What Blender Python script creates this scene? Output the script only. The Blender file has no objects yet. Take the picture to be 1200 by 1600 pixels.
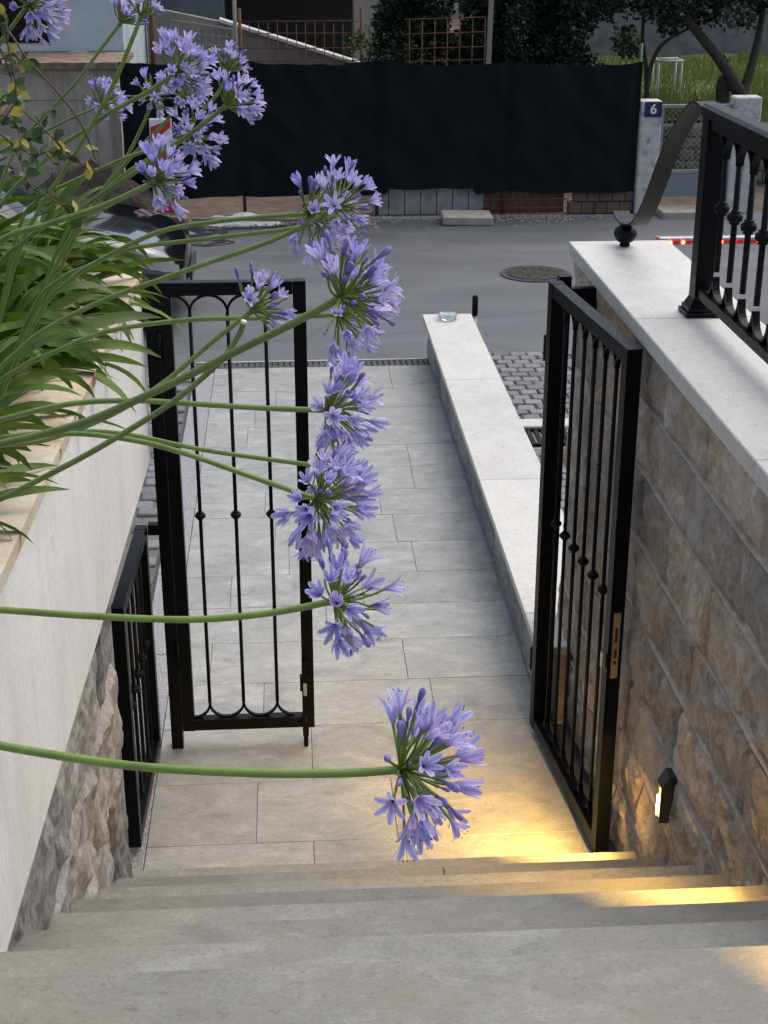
import bpy, math, random
from mathutils import Vector, Matrix, noise, Quaternion
random.seed(7)
PI = math.pi
scene = bpy.context.scene

# ---------------------------------------------------------------- camera, sky, sun, exposure
CAM_Z = 2.9
PITCH, YAW, FPX = 0.3917, 0.0642, 2300.0
cam_data = bpy.data.cameras.new('camera')
cam = bpy.data.objects.new('camera', cam_data)
scene.collection.objects.link(cam)
cam.location = (0, 0, CAM_Z)
cam.rotation_euler = (PI / 2 - PITCH, 0, -YAW)
cam_data.sensor_fit = 'VERTICAL'
cam_data.sensor_height = 24.0
cam_data.lens = FPX / 1600 * 24.0
cam_data.clip_start = 0.05
cam_data.clip_end = 800
scene.camera = cam

SUN_EL, SUN_AZ = math.radians(60), math.radians(55)      # azimuth from +Y towards +X
world = bpy.data.worlds.new('World')
scene.world = world
world.use_nodes = True
wn, wl = world.node_tree.nodes, world.node_tree.links
sky = wn.new('ShaderNodeTexSky')
sky.sky_type = 'NISHITA'
sky.sun_disc = False
sky.sun_elevation = SUN_EL
sky.sun_rotation = SUN_AZ
sky.dust_density = 4.0
sky.air_density = 1.0
hsv = wn.new('ShaderNodeHueSaturation')
hsv.inputs['Saturation'].default_value = 0.78
wl.new(sky.outputs[0], hsv.inputs['Color'])
wl.new(hsv.outputs[0], wn['Background'].inputs['Color'])
wn['Background'].inputs['Strength'].default_value = 0.12

sun_data = bpy.data.lights.new('sun', 'SUN')
sun_data.energy = 0.85
sun_data.angle = math.radians(75)
sun_data.color = (1.0, 0.97, 0.93)
sun = bpy.data.objects.new('sun', sun_data)
scene.collection.objects.link(sun)
sd = Vector((math.sin(SUN_AZ) * math.cos(SUN_EL), math.cos(SUN_AZ) * math.cos(SUN_EL), math.sin(SUN_EL)))
sun.rotation_euler = sd.to_track_quat('Z', 'Y').to_euler()
sun.location = (6, 8, 12)

scene.view_settings.view_transform = 'Standard'
scene.view_settings.look = 'None'
scene.view_settings.gamma = 1.0
scene.view_settings.exposure = 0.88

# ---------------------------------------------------------------- helpers
COL = scene.collection
_fw = Vector((math.sin(YAW) * math.cos(PITCH), math.cos(YAW) * math.cos(PITCH), -math.sin(PITCH)))
_rt = Vector((math.cos(YAW), -math.sin(YAW), 0))
_up = _rt.cross(_fw)
EYE = Vector((0, 0, CAM_Z))


def ray(px, py):
    return _rt * ((px - 600) / FPX) - _up * ((py - 800) / FPX) + _fw


def atd(px, py, d):
    """surveyed point: picture position and depth in metres"""
    return EYE + ray(px, py) * d


def atY(px, py, Y):
    r = ray(px, py)
    return EYE + r * (Y / r.y)


class MB:
    """collects shapes; build() links them as ONE mesh object"""
    def __init__(s):
        s.v, s.f, s.m, s.sm, s.attr = [], [], [], [], []

    def add(s, vs, fs, mi=0, smooth=False, attr=None):
        o = len(s.v)
        s.v += [tuple(v) for v in vs]
        s.f += [tuple(i + o for i in f) for f in fs]
        s.m += [mi] * len(fs)
        s.sm += [smooth] * len(fs)
        s.attr += attr if attr else [0.0] * len(vs)
        return s

    def box(s, x0, x1, y0, y1, z0, z1, c=0.0, mi=0):
        if c <= 0:
            vs = [(x, y, z) for z in (z0, z1) for y in (y0, y1) for x in (x0, x1)]
            fs = [(0, 2, 3, 1), (4, 5, 7, 6), (0, 1, 5, 4), (2, 6, 7, 3), (0, 4, 6, 2), (1, 3, 7, 5)]
            return s.add(vs, fs, mi)
        # chamfered box
        vs, idx = [], {}
        for i, (X, sx) in enumerate(((x0, 1), (x1, -1))):
            for j, (Y, sy) in enumerate(((y0, 1), (y1, -1))):
                for k, (Z, sz) in enumerate(((z0, 1), (z1, -1))):
                    idx[i, j, k, 0] = len(vs); vs.append((X, Y + sy * c, Z + sz * c))
                    idx[i, j, k, 1] = len(vs); vs.append((X + sx * c, Y, Z + sz * c))
                    idx[i, j, k, 2] = len(vs); vs.append((X + sx * c, Y + sy * c, Z))
        fs = []
        q = ((0, 0), (1, 0), (1, 1), (0, 1))
        for i in (0, 1):
            r = [idx[i, a, b, 0] for a, b in q]; fs.append(r[::-1] if i == 0 else r)
            r = [idx[a, i, b, 1] for a, b in q]; fs.append(r if i == 0 else r[::-1])
            r = [idx[a, b, i, 2] for a, b in q]; fs.append(r[::-1] if i == 0 else r)
        for a in (0, 1):
            for b in (0, 1):
                fs.append((idx[a, b, 0, 0], idx[a, b, 1, 0], idx[a, b, 1, 1], idx[a, b, 0, 1]))
                fs.append((idx[a, 0, b, 0], idx[a, 1, b, 0], idx[a, 1, b, 2], idx[a, 0, b, 2]))
                fs.append((idx[0, a, b, 1], idx[1, a, b, 1], idx[1, a, b, 2], idx[0, a, b, 2]))
        for i in (0, 1):
            for j in (0, 1):
                for k in (0, 1):
                    fs.append((idx[i, j, k, 0], idx[i, j, k, 1], idx[i, j, k, 2]))
        return s.add(vs, fs, mi)

    def bar(s, a, b, w, h, up=(0, 0, 1), mi=0):
        a, b = Vector(a), Vector(b)
        d = (b - a).normalized()
        u = Vector(up)
        r = d.cross(u)
        if r.length < 1e-4:
            r = d.cross(Vector((1, 0, 0)))
        r.normalize(); u = r.cross(d).normalized()
        vs = []
        for p in (a, b):
            for x, y in ((-1, -1), (1, -1), (1, 1), (-1, 1)):
                vs.append(p + r * (x * w / 2) + u * (y * h / 2))
        fs = [(0, 1, 2, 3), (7, 6, 5, 4)] + [(i, i + 4, (i + 1) % 4 + 4, (i + 1) % 4) for i in range(4)]
        return s.add(vs, fs, mi)

    def tube(s, pts, rad, seg=8, cap=True, mi=0, smooth=True):
        pts = [Vector(p) for p in pts]
        n = len(pts)
        rs = rad if isinstance(rad, (list, tuple)) else [rad] * n
        vs, fs = [], []
        t0 = (pts[1] - pts[0]).normalized()
        r = t0.orthogonal().normalized()
        for i, p in enumerate(pts):
            t = (pts[min(i + 1, n - 1)] - pts[max(i - 1, 0)]).normalized()
            r = (r - t * r.dot(t))
            r = r.normalized() if r.length > 1e-6 else t.orthogonal().normalized()
            b = t.cross(r)
            for k in range(seg):
                a = 2 * PI * k / seg
                vs.append(p + (r * math.cos(a) + b * math.sin(a)) * rs[i])
        for i in range(n - 1):
            for k in range(seg):
                k2 = (k + 1) % seg
                fs.append((i * seg + k, i * seg + k2, (i + 1) * seg + k2, (i + 1) * seg + k))
        if cap:
            fs.append(tuple(range(seg))[::-1])
            fs.append(tuple((n - 1) * seg + k for k in range(seg)))
        return s.add(vs, fs, mi, smooth)

    def lathe(s, prof, c, seg=16, mi=0, smooth=True, axis='z', M=None):
        vs, fs = [], []
        n = len(prof)
        for r, z in prof:
            for k in range(seg):
                a = 2 * PI * k / seg
                p = Vector((r * math.cos(a), r * math.sin(a), z))
                if axis == 'y': p = Vector((p.x, p.z, p.y))
                if axis == 'x': p = Vector((p.z, p.x, p.y))
                vs.append(p + Vector(c))
        for i in range(n - 1):
            for k in range(seg):
                k2 = (k + 1) % seg
                fs.append((i * seg + k, i * seg + k2, (i + 1) * seg + k2, (i + 1) * seg + k))
        fs.append(tuple(range(seg))[::-1]); fs.append(tuple((n - 1) * seg + k for k in range(seg)))
        return s.add(vs, fs, mi, smooth)

    def prism(s, poly, z0, z1, mi=0):
        n = len(poly)
        vs = [(x, y, z0) for x, y in poly] + [(x, y, z1) for x, y in poly]
        fs = [tuple(range(n))[::-1], tuple(range(n, 2 * n))] + [(i, (i + 1) % n, (i + 1) % n + n, i + n) for i in range(n)]
        return s.add(vs, fs, mi)

    def mesh(s, name, mats):
        me = bpy.data.meshes.new(name)
        me.from_pydata(s.v, [], s.f)
        for m in (mats if isinstance(mats, (list, tuple)) else [mats]):
            me.materials.append(m)
        me.polygons.foreach_set('material_index', s.m)
        me.polygons.foreach_set('use_smooth', s.sm)
        if any(s.attr):
            a = me.attributes.new('shade', 'FLOAT', 'POINT')
            a.data.foreach_set('value', s.attr)
        me.update()
        return me

    def build(s, name, mats, parent=None):
        return link(name, s.mesh(name, mats), parent)


def link(name, me, parent=None):
    o = bpy.data.objects.new(name, me)
    COL.objects.link(o)
    if parent is not None:
        o.parent = parent
        if parent.type == 'EMPTY':
            p = parent
            inv = Matrix.Identity(4)
            chain = []
            while p is not None:
                chain.append(p); p = p.parent
            w = Matrix.Identity(4)
            for q in reversed(chain):
                w = w @ q.matrix_parent_inverse @ q.matrix_basis
            o.matrix_parent_inverse = w.inverted()
    return o


def tag(o, label=None, cat=None, group=None, kind=None):
    if label: o['label'] = label
    if cat: o['category'] = cat
    if group: o['group'] = group
    if kind: o['kind'] = kind
    return o


def empty(name, loc, label=None, cat=None, group=None, kind=None):
    o = bpy.data.objects.new(name, None)
    o.empty_display_size = 0.1
    COL.objects.link(o)
    o.location = loc
    return tag(o, label, cat, group, kind)


# ---------------------------------------------------------------- materials
MATS = {}


class NT:
    def __init__(s, name):
        s.mat = bpy.data.materials.new(name)
        s.mat.use_nodes = True
        s.n = s.mat.node_tree.nodes
        s.l = s.mat.node_tree.links
        s.b = s.n['Principled BSDF']
        MATS[name] = s.mat

    def node(s, t, **kw):
        nd = s.n.new(t)
        for k, v in kw.items():
            if k in nd.inputs: nd.inputs[k].default_value = v
            else: setattr(nd, k, v)
        return nd

    def pos(s, scale=(1, 1, 1), obj=False):
        if obj:
            g = s.n.new('ShaderNodeTexCoord').outputs['Object']
        else:
            g = s.n.new('ShaderNodeNewGeometry').outputs['Position']
        m = s.n.new('ShaderNodeMapping')
        m.inputs['Scale'].default_value = scale
        s.l.new(g, m.inputs['Vector'])
        return m.outputs['Vector']

    def noise(s, vec, scale, detail=4, rough=.55, dist=0.0):
        nd = s.node('ShaderNodeTexNoise')
        nd.inputs['Scale'].default_value = scale
        nd.inputs['Detail'].default_value = detail
        nd.inputs['Roughness'].default_value = rough
        nd.inputs['Distortion'].default_value = dist
        s.l.new(vec, nd.inputs['Vector'])
        return nd.outputs['Fac']

    def ramp(s, fac, stops):
        r = s.n.new('ShaderNodeValToRGB')
        els = r.color_ramp.elements
        while len(els) < len(stops): els.new(0.5)
        for e, (p, c) in zip(els, stops):
            e.position = p
            e.color = (*c, 1) if len(c) == 3 else c
        s.l.new(fac, r.inputs['Fac'])
        return r.outputs['Color']

    def mix(s, fac, a, b, mode='MIX'):
        m = s.n.new('ShaderNodeMix')
        m.data_type = 'RGBA'; m.blend_type = mode
        for sock, val in ((m.inputs[0], fac), (m.inputs[6], a), (m.inputs[7], b)):
            if hasattr(val, 'node'): s.l.new(val, sock)
            elif isinstance(val, (int, float)): sock.default_value = val
            else: sock.default_value = (*val, 1)
        return m.outputs[2]

    def bump(s, h, strength=.3, dist=.01, prev=None):
        b = s.n.new('ShaderNodeBump')
        b.inputs['Strength'].default_value = strength
        b.inputs['Distance'].default_value = dist
        s.l.new(h, b.inputs['Height'])
        if prev is not None: s.l.new(prev, b.inputs['Normal'])
        s.l.new(b.outputs['Normal'], s.b.inputs['Normal'])
        return b.outputs['Normal']

    def col(s, c):
        if hasattr(c, 'node'): s.l.new(c, s.b.inputs['Base Color'])
        else: s.b.inputs['Base Color'].default_value = (*c, 1)

    def rough(s, r):
        if hasattr(r, 'node'): s.l.new(r, s.b.inputs['Roughness'])
        else: s.b.inputs['Roughness'].default_value = r

    def rnd(s):
        return s.n.new('ShaderNodeObjectInfo').outputs['Random']


def simple(name, c, r=.5, metal=0., var=.15, scale=20, bump=0., bscale=60, obj=False):
    t = NT(name)
    v = t.pos(obj=obj)
    f = t.noise(v, scale, 5)
    t.col(t.ramp(f, [(.3, tuple(x * (1 - var) for x in c)), (.7, tuple(min(1, x * (1 + var)) for x in c))]))
    t.rough(r)
    t.b.inputs['Metallic'].default_value = metal
    if bump: t.bump(t.noise(v, bscale, 4), bump, .004)
    return t.mat


def stone_tile(name, stops, sc=(1, 1, 1), veins=.35, lo=.86, stain=None):
    """honed grey limestone: clouds, fine drawn-out veins, pits; each slab a little different"""
    t = NT(name)
    v = t.pos(sc)
    rn = t.rnd()
    cmb = t.node('ShaderNodeCombineXYZ')
    t.l.new(rn, cmb.inputs[2])
    sc2 = t.node('ShaderNodeVectorMath', operation='SCALE'); sc2.inputs['Scale'].default_value = 37
    t.l.new(cmb.outputs[0], sc2.inputs[0])
    ad = t.node('ShaderNodeVectorMath', operation='ADD')
    t.l.new(v, ad.inputs[0]); t.l.new(sc2.outputs[0], ad.inputs[1])
    v = ad.outputs[0]
    f = t.noise(v, 4.5, 7, .62, 1.2)
    c = t.ramp(f, stops)
    f2 = t.noise(v, 11, 8, .72, 2.4)
    vein = t.ramp(f2, [(.44, (1, 1, 1)), (.5, (.72, .70, .67)), (.54, (1, 1, 1))])
    c = t.mix(veins, c, vein, 'MULTIPLY')
    f3 = t.noise(v, 150, 3, .6)
    c = t.mix(.42, c, t.ramp(f3, [(.35, (.62, .60, .57)), (.6, (1.0, 1.0, 1.0))]), 'MULTIPLY')
    if stain:
        fs_ = t.noise(v, 6, 9, .75, 1.8)
        c = t.mix(t.ramp(fs_, [(.46, (0, 0, 0)), (.62, (.75, .75, .75))]), c, stain)
        fp = t.noise(v, 55, 6, .75, 1.0)
        c = t.mix(.7, c, t.ramp(fp, [(.34, (.55, .53, .5)), (.46, (1, 1, 1)), (.62, (1, 1, 1)), (.72, (1.18, 1.17, 1.15))]), 'MULTIPLY')
    tone = t.ramp(rn, [(0, (lo, lo, lo)), (1, (1.0, 1.0, .99))])
    if name == 'step_stone': tone = t.n.new('ShaderNodeObjectInfo').outputs['Color']
    c = t.mix(1.0, c, tone, 'MULTIPLY')
    t.col(c)
    t.rough(t.ramp(f, [(.3, (.42,) * 3), (.7, (.62,) * 3)]))
    n = t.bump(f2, .12, .004)
    t.bump(f3, .18, .0015, n)
    return t.mat


M_TILE = stone_tile('paving_stone', [(.25, (.160, .168, .160)), (.42, (.285, .295, .284)), (.58, (.370, .382, .368)), (.78, (.485, .498, .482))], (1, 1.7, 1), .55, .86, (.265, .272, .252))
M_STEP = stone_tile('step_stone', [(.25, (.160, .162, .145)), (.5, (.232, .235, .212)), (.78, (.318, .322, .293))], (1, 1.6, 1), .55, .66, (.195, .183, .150))
M_MARBLE = stone_tile('coping_marble', [(.2, (.46, .445, .405)), (.42, (.56, .55, .515)), (.8, (.63, .625, .595))], (1.4, 1, 1), .25, .9, (.48, .465, .42))


def cream():
    t = NT('cream_limestone')
    v = t.pos((1.3, 1.3, .8))
    f = t.noise(v, 2.2, 6, .6, .7)
    c = t.ramp(f, [(.25, (.62, .605, .565)), (.5, (.725, .715, .685)), (.75, (.79, .785, .765))])
    f2 = t.noise(t.pos(), 60, 6, .75)
    fd_ = t.noise(t.pos((5, 5, .5)), 2.5, 5, .6)
    c = t.mix(t.ramp(fd_, [(.52, (0, 0, 0)), (.7, (.16, .16, .16))]), c, (.40, .36, .30))
    c = t.mix(.45, c, t.ramp(f2, [(.35, (.72, .68, .62)), (.55, (1, 1, 1))]), 'MULTIPLY')
    t.col(c); t.rough(.62)
    t.bump(f2, .08, .003)
    return t.mat


M_CREAM = cream()


def stained_coping():
    t = NT('stained_coping')
    v = t.pos()
    f = t.noise(v, 3.5, 6, .65, .8)
    c = t.ramp(f, [(.3, (.42, .31, .19)), (.48, (.55, .46, .34)), (.62, (.60, .55, .46)), (.8, (.42, .40, .36))])
    f2 = t.noise(v, 70, 4, .7)
    c = t.mix(.35, c, t.ramp(f2, [(.35, (.55, .5, .43)), (.6, (1, 1, 1))]), 'MULTIPLY')
    t.col(c); t.rough(.7); t.bump(f2, .2, .003)
    return t.mat


M_STAIN = stained_coping()


def rock(name, stops, ochre, ochre_amt, grey=(.20, .19, .18)):
    t = NT(name)
    v = t.pos()
    rn = t.rnd()
    f = t.noise(v, 7, 8, .68, .8)
    c = t.ramp(f, stops)
    f2 = t.noise(v, 2.3, 5, .6, 1.2)
    c = t.mix(t.ramp(f2, [(.42, (0, 0, 0)), (.62, (ochre_amt,) * 3)]), c, ochre)
    f3 = t.noise(v, 45, 6, .75, .4)
    c = t.mix(.6, c, t.ramp(f3, [(.28, (.32, .30, .28)), (.5, (.9, .9, .9)), (.7, (1.5, 1.47, 1.44))]), 'MULTIPLY')
    fg = t.noise(v, 4.2, 6, .65, 1.5)
    c = t.mix(t.ramp(fg, [(.52, (0, 0, 0)), (.66, (.6, .6, .6))]), c, grey)
    c = t.mix(1.0, c, t.ramp(rn, [(0, (.64, .65, .67)), (.5, (.95, .93, .9)), (1, (1.18, 1.12, 1.04))]), 'MULTIPLY')
    t.col(c); t.rough(.82)
    n = t.bump(t.noise(t.pos((1, 1, .55)), 30, 7, .66, 1.0), .5, .012)
    t.bump(f3, .4, .003, n)
    return t.mat


M_ROCK = rock('brown_rock', [(.3, (.22, .188, .152)), (.5, (.385, .335, .28)), (.7, (.55, .50, .435))], (.36, .26, .155), .45, (.44, .425, .40))
M_ROCKG = rock('grey_rock', [(.3, (.15, .148, .142)), (.5, (.26, .258, .25)), (.72, (.42, .417, .41))], (.24, .225, .20), .25)
M_MORTAR = simple('pale_mortar', (.47, .40, .32), .85, 0, .2, 30, .3, 120)
M_GROUT = simple('dark_grout', (.11, .105, .095), .9, 0, .3, 40)
M_CONC = simple('concrete', (.33, .315, .28), .85, 0, .22, 5, .3, 40)


def iron(name='black_iron', c=(.0022, .0026, .0033), r=.36):
    t = NT(name)
    v = t.pos()
    f = t.noise(v, 90, 4, .6)
    t.col(t.ramp(f, [(.3, c), (.8, tuple(x * 1.7 for x in c))]))
    t.rough(t.ramp(f, [(.3, (r - .05,) * 3), (.7, (r + .12,) * 3)]))
    t.b.inputs['Specular IOR Level'].default_value = .14
    t.bump(t.noise(v, 220, 3), .06, .001)
    return t.mat


M_IRON = iron()


def asphalt():
    t = NT('asphalt')
    v = t.pos()
    f = t.noise(t.pos((.35, 1.3, 1)), 1.6, 6, .6, .6)
    c = t.ramp(f, [(.3, (.062, .070, .078)), (.55, (.085, .094, .102)), (.75, (.112, .122, .13))])
    f3 = t.noise(v, 210, 3, .7)
    c = t.mix(.5, c, t.ramp(f3, [(.35, (.55, .55, .55)), (.62, (1.15, 1.15, 1.15))]), 'MULTIPLY')
    f4 = t.noise(v, .9, 3, .5, .5)
    c = t.mix(t.ramp(f4, [(.55, (0, 0, 0)), (.7, (.5, .5, .5))]), c, (.075, .078, .085))
    vo = t.node('ShaderNodeTexVoronoi'); vo.feature = 'DISTANCE_TO_EDGE'; vo.inputs['Scale'].default_value = .55
    dv_ = t.node('ShaderNodeMix'); dv_.data_type = 'VECTOR'; dv_.inputs[0].default_value = .16
    nz_ = t.node('ShaderNodeTexNoise'); nz_.inputs['Scale'].default_value = 3.0; nz_.inputs['Detail'].default_value = 6
    t.l.new(v, nz_.inputs['Vector']); t.l.new(v, dv_.inputs[4]); t.l.new(nz_.outputs['Color'], dv_.inputs[5])
    t.l.new(dv_.outputs[1], vo.inputs['Vector'])
    crk = t.ramp(vo.outputs['Distance'], [(.0, (.45, .45, .45)), (.006, (.5, .5, .5)), (.012, (1, 1, 1))])
    c = t.mix(.35, c, crk, 'MULTIPLY')
    t.col(c)
    t.rough(t.ramp(f, [(.3, (.5,) * 3), (.7, (.7,) * 3)]))
    t.bump(f3, .35, .004)
    return t.mat


M_ASPH = asphalt()


def granite():
    t = NT('speckled_granite')
    v = t.pos()
    f = t.noise(v, 190, 2, .7)
    t.col(t.ramp(f, [(.38, (.06, .06, .065)), (.5, (.22, .22, .23)), (.62, (.42, .42, .43))]))
    t.rough(.55)
    return t.mat


M_GRAN = granite()


def sett_mat():
    t = NT('basalt_sett')
    rn = t.rnd()
    v = t.pos()
    f = t.noise(v, 60, 5, .7)
    c = t.ramp(f, [(.3, (.085, .09, .097)), (.7, (.175, .18, .188))])
    c = t.mix(1., c, t.ramp(rn, [(0, (.7, .7, .72)), (1, (1.25, 1.25, 1.25))]), 'MULTIPLY')
    t.col(c); t.rough(.6); t.bump(f, .4, .004)
    return t.mat


M_SETT = sett_mat()


def leafmat(name, dark, mid, hi, yellow=None, rough=.38, trans=.25, yamt=.12):
    t = NT(name)
    rn = t.rnd()
    v = t.pos(obj=True)
    f = t.noise(v, 14, 4, .5)
    c = t.ramp(f, [(.3, dark), (.55, mid), (.8, hi)])
    c = t.mix(1., c, t.ramp(rn, [(0, (.72, .75, .8)), (.5, (1, 1, 1)), (1, (1.2, 1.15, .9))]), 'MULTIPLY')
    if yellow:
        yf = t.ramp(rn, [(1 - yamt - .02, (0, 0, 0)), (1 - yamt, (1, 1, 1))])
        c = t.mix(yf, c, yellow)
    t.col(c); t.rough(rough)
    t.b.inputs['Specular IOR Level'].default_value = .32
    out = t.n['Material Output']
    tr = t.node('ShaderNodeBsdfTranslucent')
    t.l.new(c, tr.inputs['Color'])
    mx = t.node('ShaderNodeMixShader'); mx.inputs[0].default_value = trans
    t.l.new(t.b.outputs[0], mx.inputs[1]); t.l.new(tr.outputs[0], mx.inputs[2])
    t.l.new(mx.outputs[0], out.inputs['Surface'])
    return t


M_STRAP = leafmat('strap_leaf', (.042, .080, .010), (.088, .155, .016), (.17, .25, .028), (.16, .15, .025), .50, .30, .03).mat
M_VINE = leafmat('vine_leaf', (.035, .075, .022), (.065, .12, .032), (.12, .18, .05), (.45, .36, .07), .4, .3, .12).mat
M_DARKLEAF = leafmat('dark_foliage', (.010, .020, .011), (.018, .034, .016), (.034, .056, .024), None, .6, .2).mat
M_MIDLEAF = leafmat('mid_foliage', (.02, .04, .015), (.04, .07, .022), (.075, .115, .035), None, .55, .3).mat
M_GRASS = leafmat('grass_blade', (.07, .10, .025), (.135, .175, .045), (.24, .265, .09), None, .6, .35).mat
M_STEM = simple('stalk_green', (.15, .225, .042), .42, 0, .18, 25)
M_STEM2 = simple('stalk_olive', (.115, .165, .036), .45, 0, .2, 25)
M_PED = simple('pedicel_green', (.13, .19, .035), .5, 0, .2, 60)
M_TWIG = simple('twig_brown', (.06, .035, .022), .7, 0, .25, 60)
M_BARK = simple('bark', (.055, .045, .036), .9, 0, .35, 18, .6, 40)


def petal(name, mid, edge, base):
    """shade: 0 at the petal edge .. 1 on the mid-rib; >1 towards the tube"""
    t = NT(name)
    a = t.node('ShaderNodeAttribute'); a.attribute_name = 'shade'
    rn = t.rnd()
    c = t.ramp(a.outputs['Fac'], [(.05, edge), (.42, mid), (.5, base), (1, base)])
    c = t.mix(1., c, t.ramp(rn, [(0, (.74, .76, .92)), (.35, (1, 1, 1)), (.7, (1.12, 1.08, 1.02)), (1, (1.22, 1.04, 1.0))]), 'MULTIPLY')
    t.col(c); t.rough(.45)
    tr = t.node('ShaderNodeBsdfTranslucent'); t.l.new(c, tr.inputs['Color'])
    mx = t.node('ShaderNodeMixShader'); mx.inputs[0].default_value = .42
    t.l.new(t.b.outputs[0], mx.inputs[1]); t.l.new(tr.outputs[0], mx.inputs[2])
    t.l.new(mx.outputs[0], t.n['Material Output'].inputs['Surface'])
    return t.mat


M_PETAL = petal('violet_petal', (.36, .335, .67), (.60, .58, .86), (.36, .32, .60))
M_BUD = petal('violet_bud', (.23, .20, .47), (.36, .33, .66), (.20, .165, .33))
M_ANTHER = simple('dark_anther', (.03, .02, .06), .6)


def emis(name, c, s):
    t = NT(name)
    t.col((0, 0, 0)); t.rough(.4)
    t.b.inputs['Emission Color'].default_value = (*c, 1)
    t.b.inputs['Emission Strength'].default_value = s
    return t.mat


# ================================================================ the setting
# ---- ground and street
g = MB()
g.add([(-150, -60, -.05), (150, -60, -.05), (150, 15.0, -.05), (-150, 15.0, -.05)], [(0, 1, 2, 3)])
tag(g.build('street', M_ASPH), kind='structure')
M_EARTH = simple('bare_earth', (.105, .075, .055), .95, 0, .4, 6, .7, 25)
g = MB()
g.add([(-200, 15.0, -.062), (200, 15.0, -.062), (200, 400, -.062), (-200, 400, -.062)], [(0, 1, 2, 3)])
tag(g.build('ground', M_EARTH), kind='structure')

# ---- paved path: bed plus single slabs
PX0, PX1 = -.525, .925
M_PGROUT = simple('paving_grout', (.25, .245, .235), .9, 0, .3, 30)
path = tag(MB().box(PX0, PX1 + .03, 3.60, 9.60, -.09, -.006).build('path', M_PGROUT), kind='structure')
rows = [3.772, 4.142, 4.511, 4.895, 5.235, 5.590, 5.930, 6.270]
while rows[-1] < 9.4: rows.append(rows[-1] + .352)
rows[-1] = 9.595
fixed = {0: [.03], 1: [-.161, .313], 2: [.035], 3: [-.147, .52], 4: [-.369, .435], 5: [.12]}
rr = random.Random(3)
for i in range(len(rows) - 1):
    cuts = fixed.get(i)
    if cuts is None:
        s = PX0 + rr.uniform(.15, .6); cuts = []
        while s < PX1 - .15: cuts.append(s); s += .6
    xs = [PX0] + cuts + [PX1]
    for a, b in zip(xs[:-1], xs[1:]):
        w, d = b - a, rows[i + 1] - rows[i]
        m = MB().box(-w / 2 + .0011, w / 2 - .0011, -d / 2 + .0011, d / 2 - .0011, -.02, 0, .0009)
        o = m.build('paving_slab', M_TILE, path)
        o.location = ((a + b) / 2, (rows[i] + rows[i + 1]) / 2, rr.uniform(-.0008, .0008))
# drain channel across the end of the path
dr = tag(MB().box(-.66, .96, 9.604, 9.80, -.09, -.03).build('drain_channel', M_GROUT), 'long slotted drain channel across the end of the paved path', 'drain')
m = MB()
for k in range(40):
    x = -.655 + k * .04
    m.box(x, x + .026, 9.63, 9.775, -.03, -.014)
m.build('grating', simple('drain_iron', (.05, .055, .055), .6, .3), dr)
m = MB().box(-.66, .96, 9.604, 9.628, -.03, -.008).box(-.66, .96, 9.777, 9.80, -.03, -.008)
m.build('rim', M_CONC, dr)

# ---- granite kerb strip and the cobbled driveway on the left
kb = tag(MB().box(-.655, -.5265, 3.90, 9.60, -.09, -.02).build('kerb', M_GROUT), kind='structure')
y = 3.9
while y < 9.5:
    L = min(.8, 9.6 - y)
    MB().box(-.655, -.5265, y + .002, y + L - .002, -.02, .006, .003).build('kerb_stone', M_GRAN, kb)
    y += L


def sett_meshes():
    out = []
    for q in range(5):
        r = random.Random(40 + q)
        n, vs, fs = 4, [], []
        for j in range(n + 1):
            for i in range(n + 1):
                u, v = (0, .07, .5, .93, 1)[i], (0, .07, .5, .93, 1)[j]
                e = min(u, 1 - u, v, 1 - v)
                x = (u - .5) * .96 * (1 + r.uniform(-.03, .03)); yv = (v - .5) * .96 * (1 + r.uniform(-.03, .03))
                z = -.007 if e == 0 else r.uniform(-.0012, .0012)
                if e == 0 and (u in (0, 1)) and (v in (0, 1)): x *= .9; yv *= .93; z = -.010
                vs.append((x, yv, z))
        for j in range(n):
            for i in range(n):
                a = j * (n + 1) + i
                fs.append((a, a + 1, a + n + 2, a + n + 1))
        b0 = len(vs)
        ring = [i for i in range(n)] + [(i) * (n + 1) + n for i in range(n)] + [n * (n + 1) + n - i for i in range(n)] + [(n - i) * (n + 1) for i in range(n)]
        for i in ring: vs.append((vs[i][0], vs[i][1], -.06))
        R = len(ring)
        for i in range(R): fs.append((ring[i], b0 + i, b0 + (i + 1) % R, ring[(i + 1) % R]))
        out.append(MB().add(vs, fs, 0, False).mesh('sett', M_SETT))
    return out


SETTS = sett_meshes()


def setts(parent, x0, x1, y0, y1, sx, sy, keep, ztop, rng):
    y, row = y0, 0
    while y < y1:
        x = x0 + (row % 2) * sx * .5 - sx * .5
        while x < x1:
            w = sx * rng.uniform(.92, 1.05)
            if keep(x, y) and x + w / 2 < x1 + .02 and x - w / 2 > x0 - .03:
                o = link('sett', rng.choice(SETTS), parent)
                o.location = (x, y + rng.uniform(-.004, .004), ztop + rng.uniform(-.004, .004))
                o.scale = (w * .97, sy * .95, 1)
                o.rotation_euler = (rng.uniform(-.02, .02), rng.uniform(-.02, .02), rng.uniform(-.04, .04))
            x += sx
        y += sy; row += 1


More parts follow.
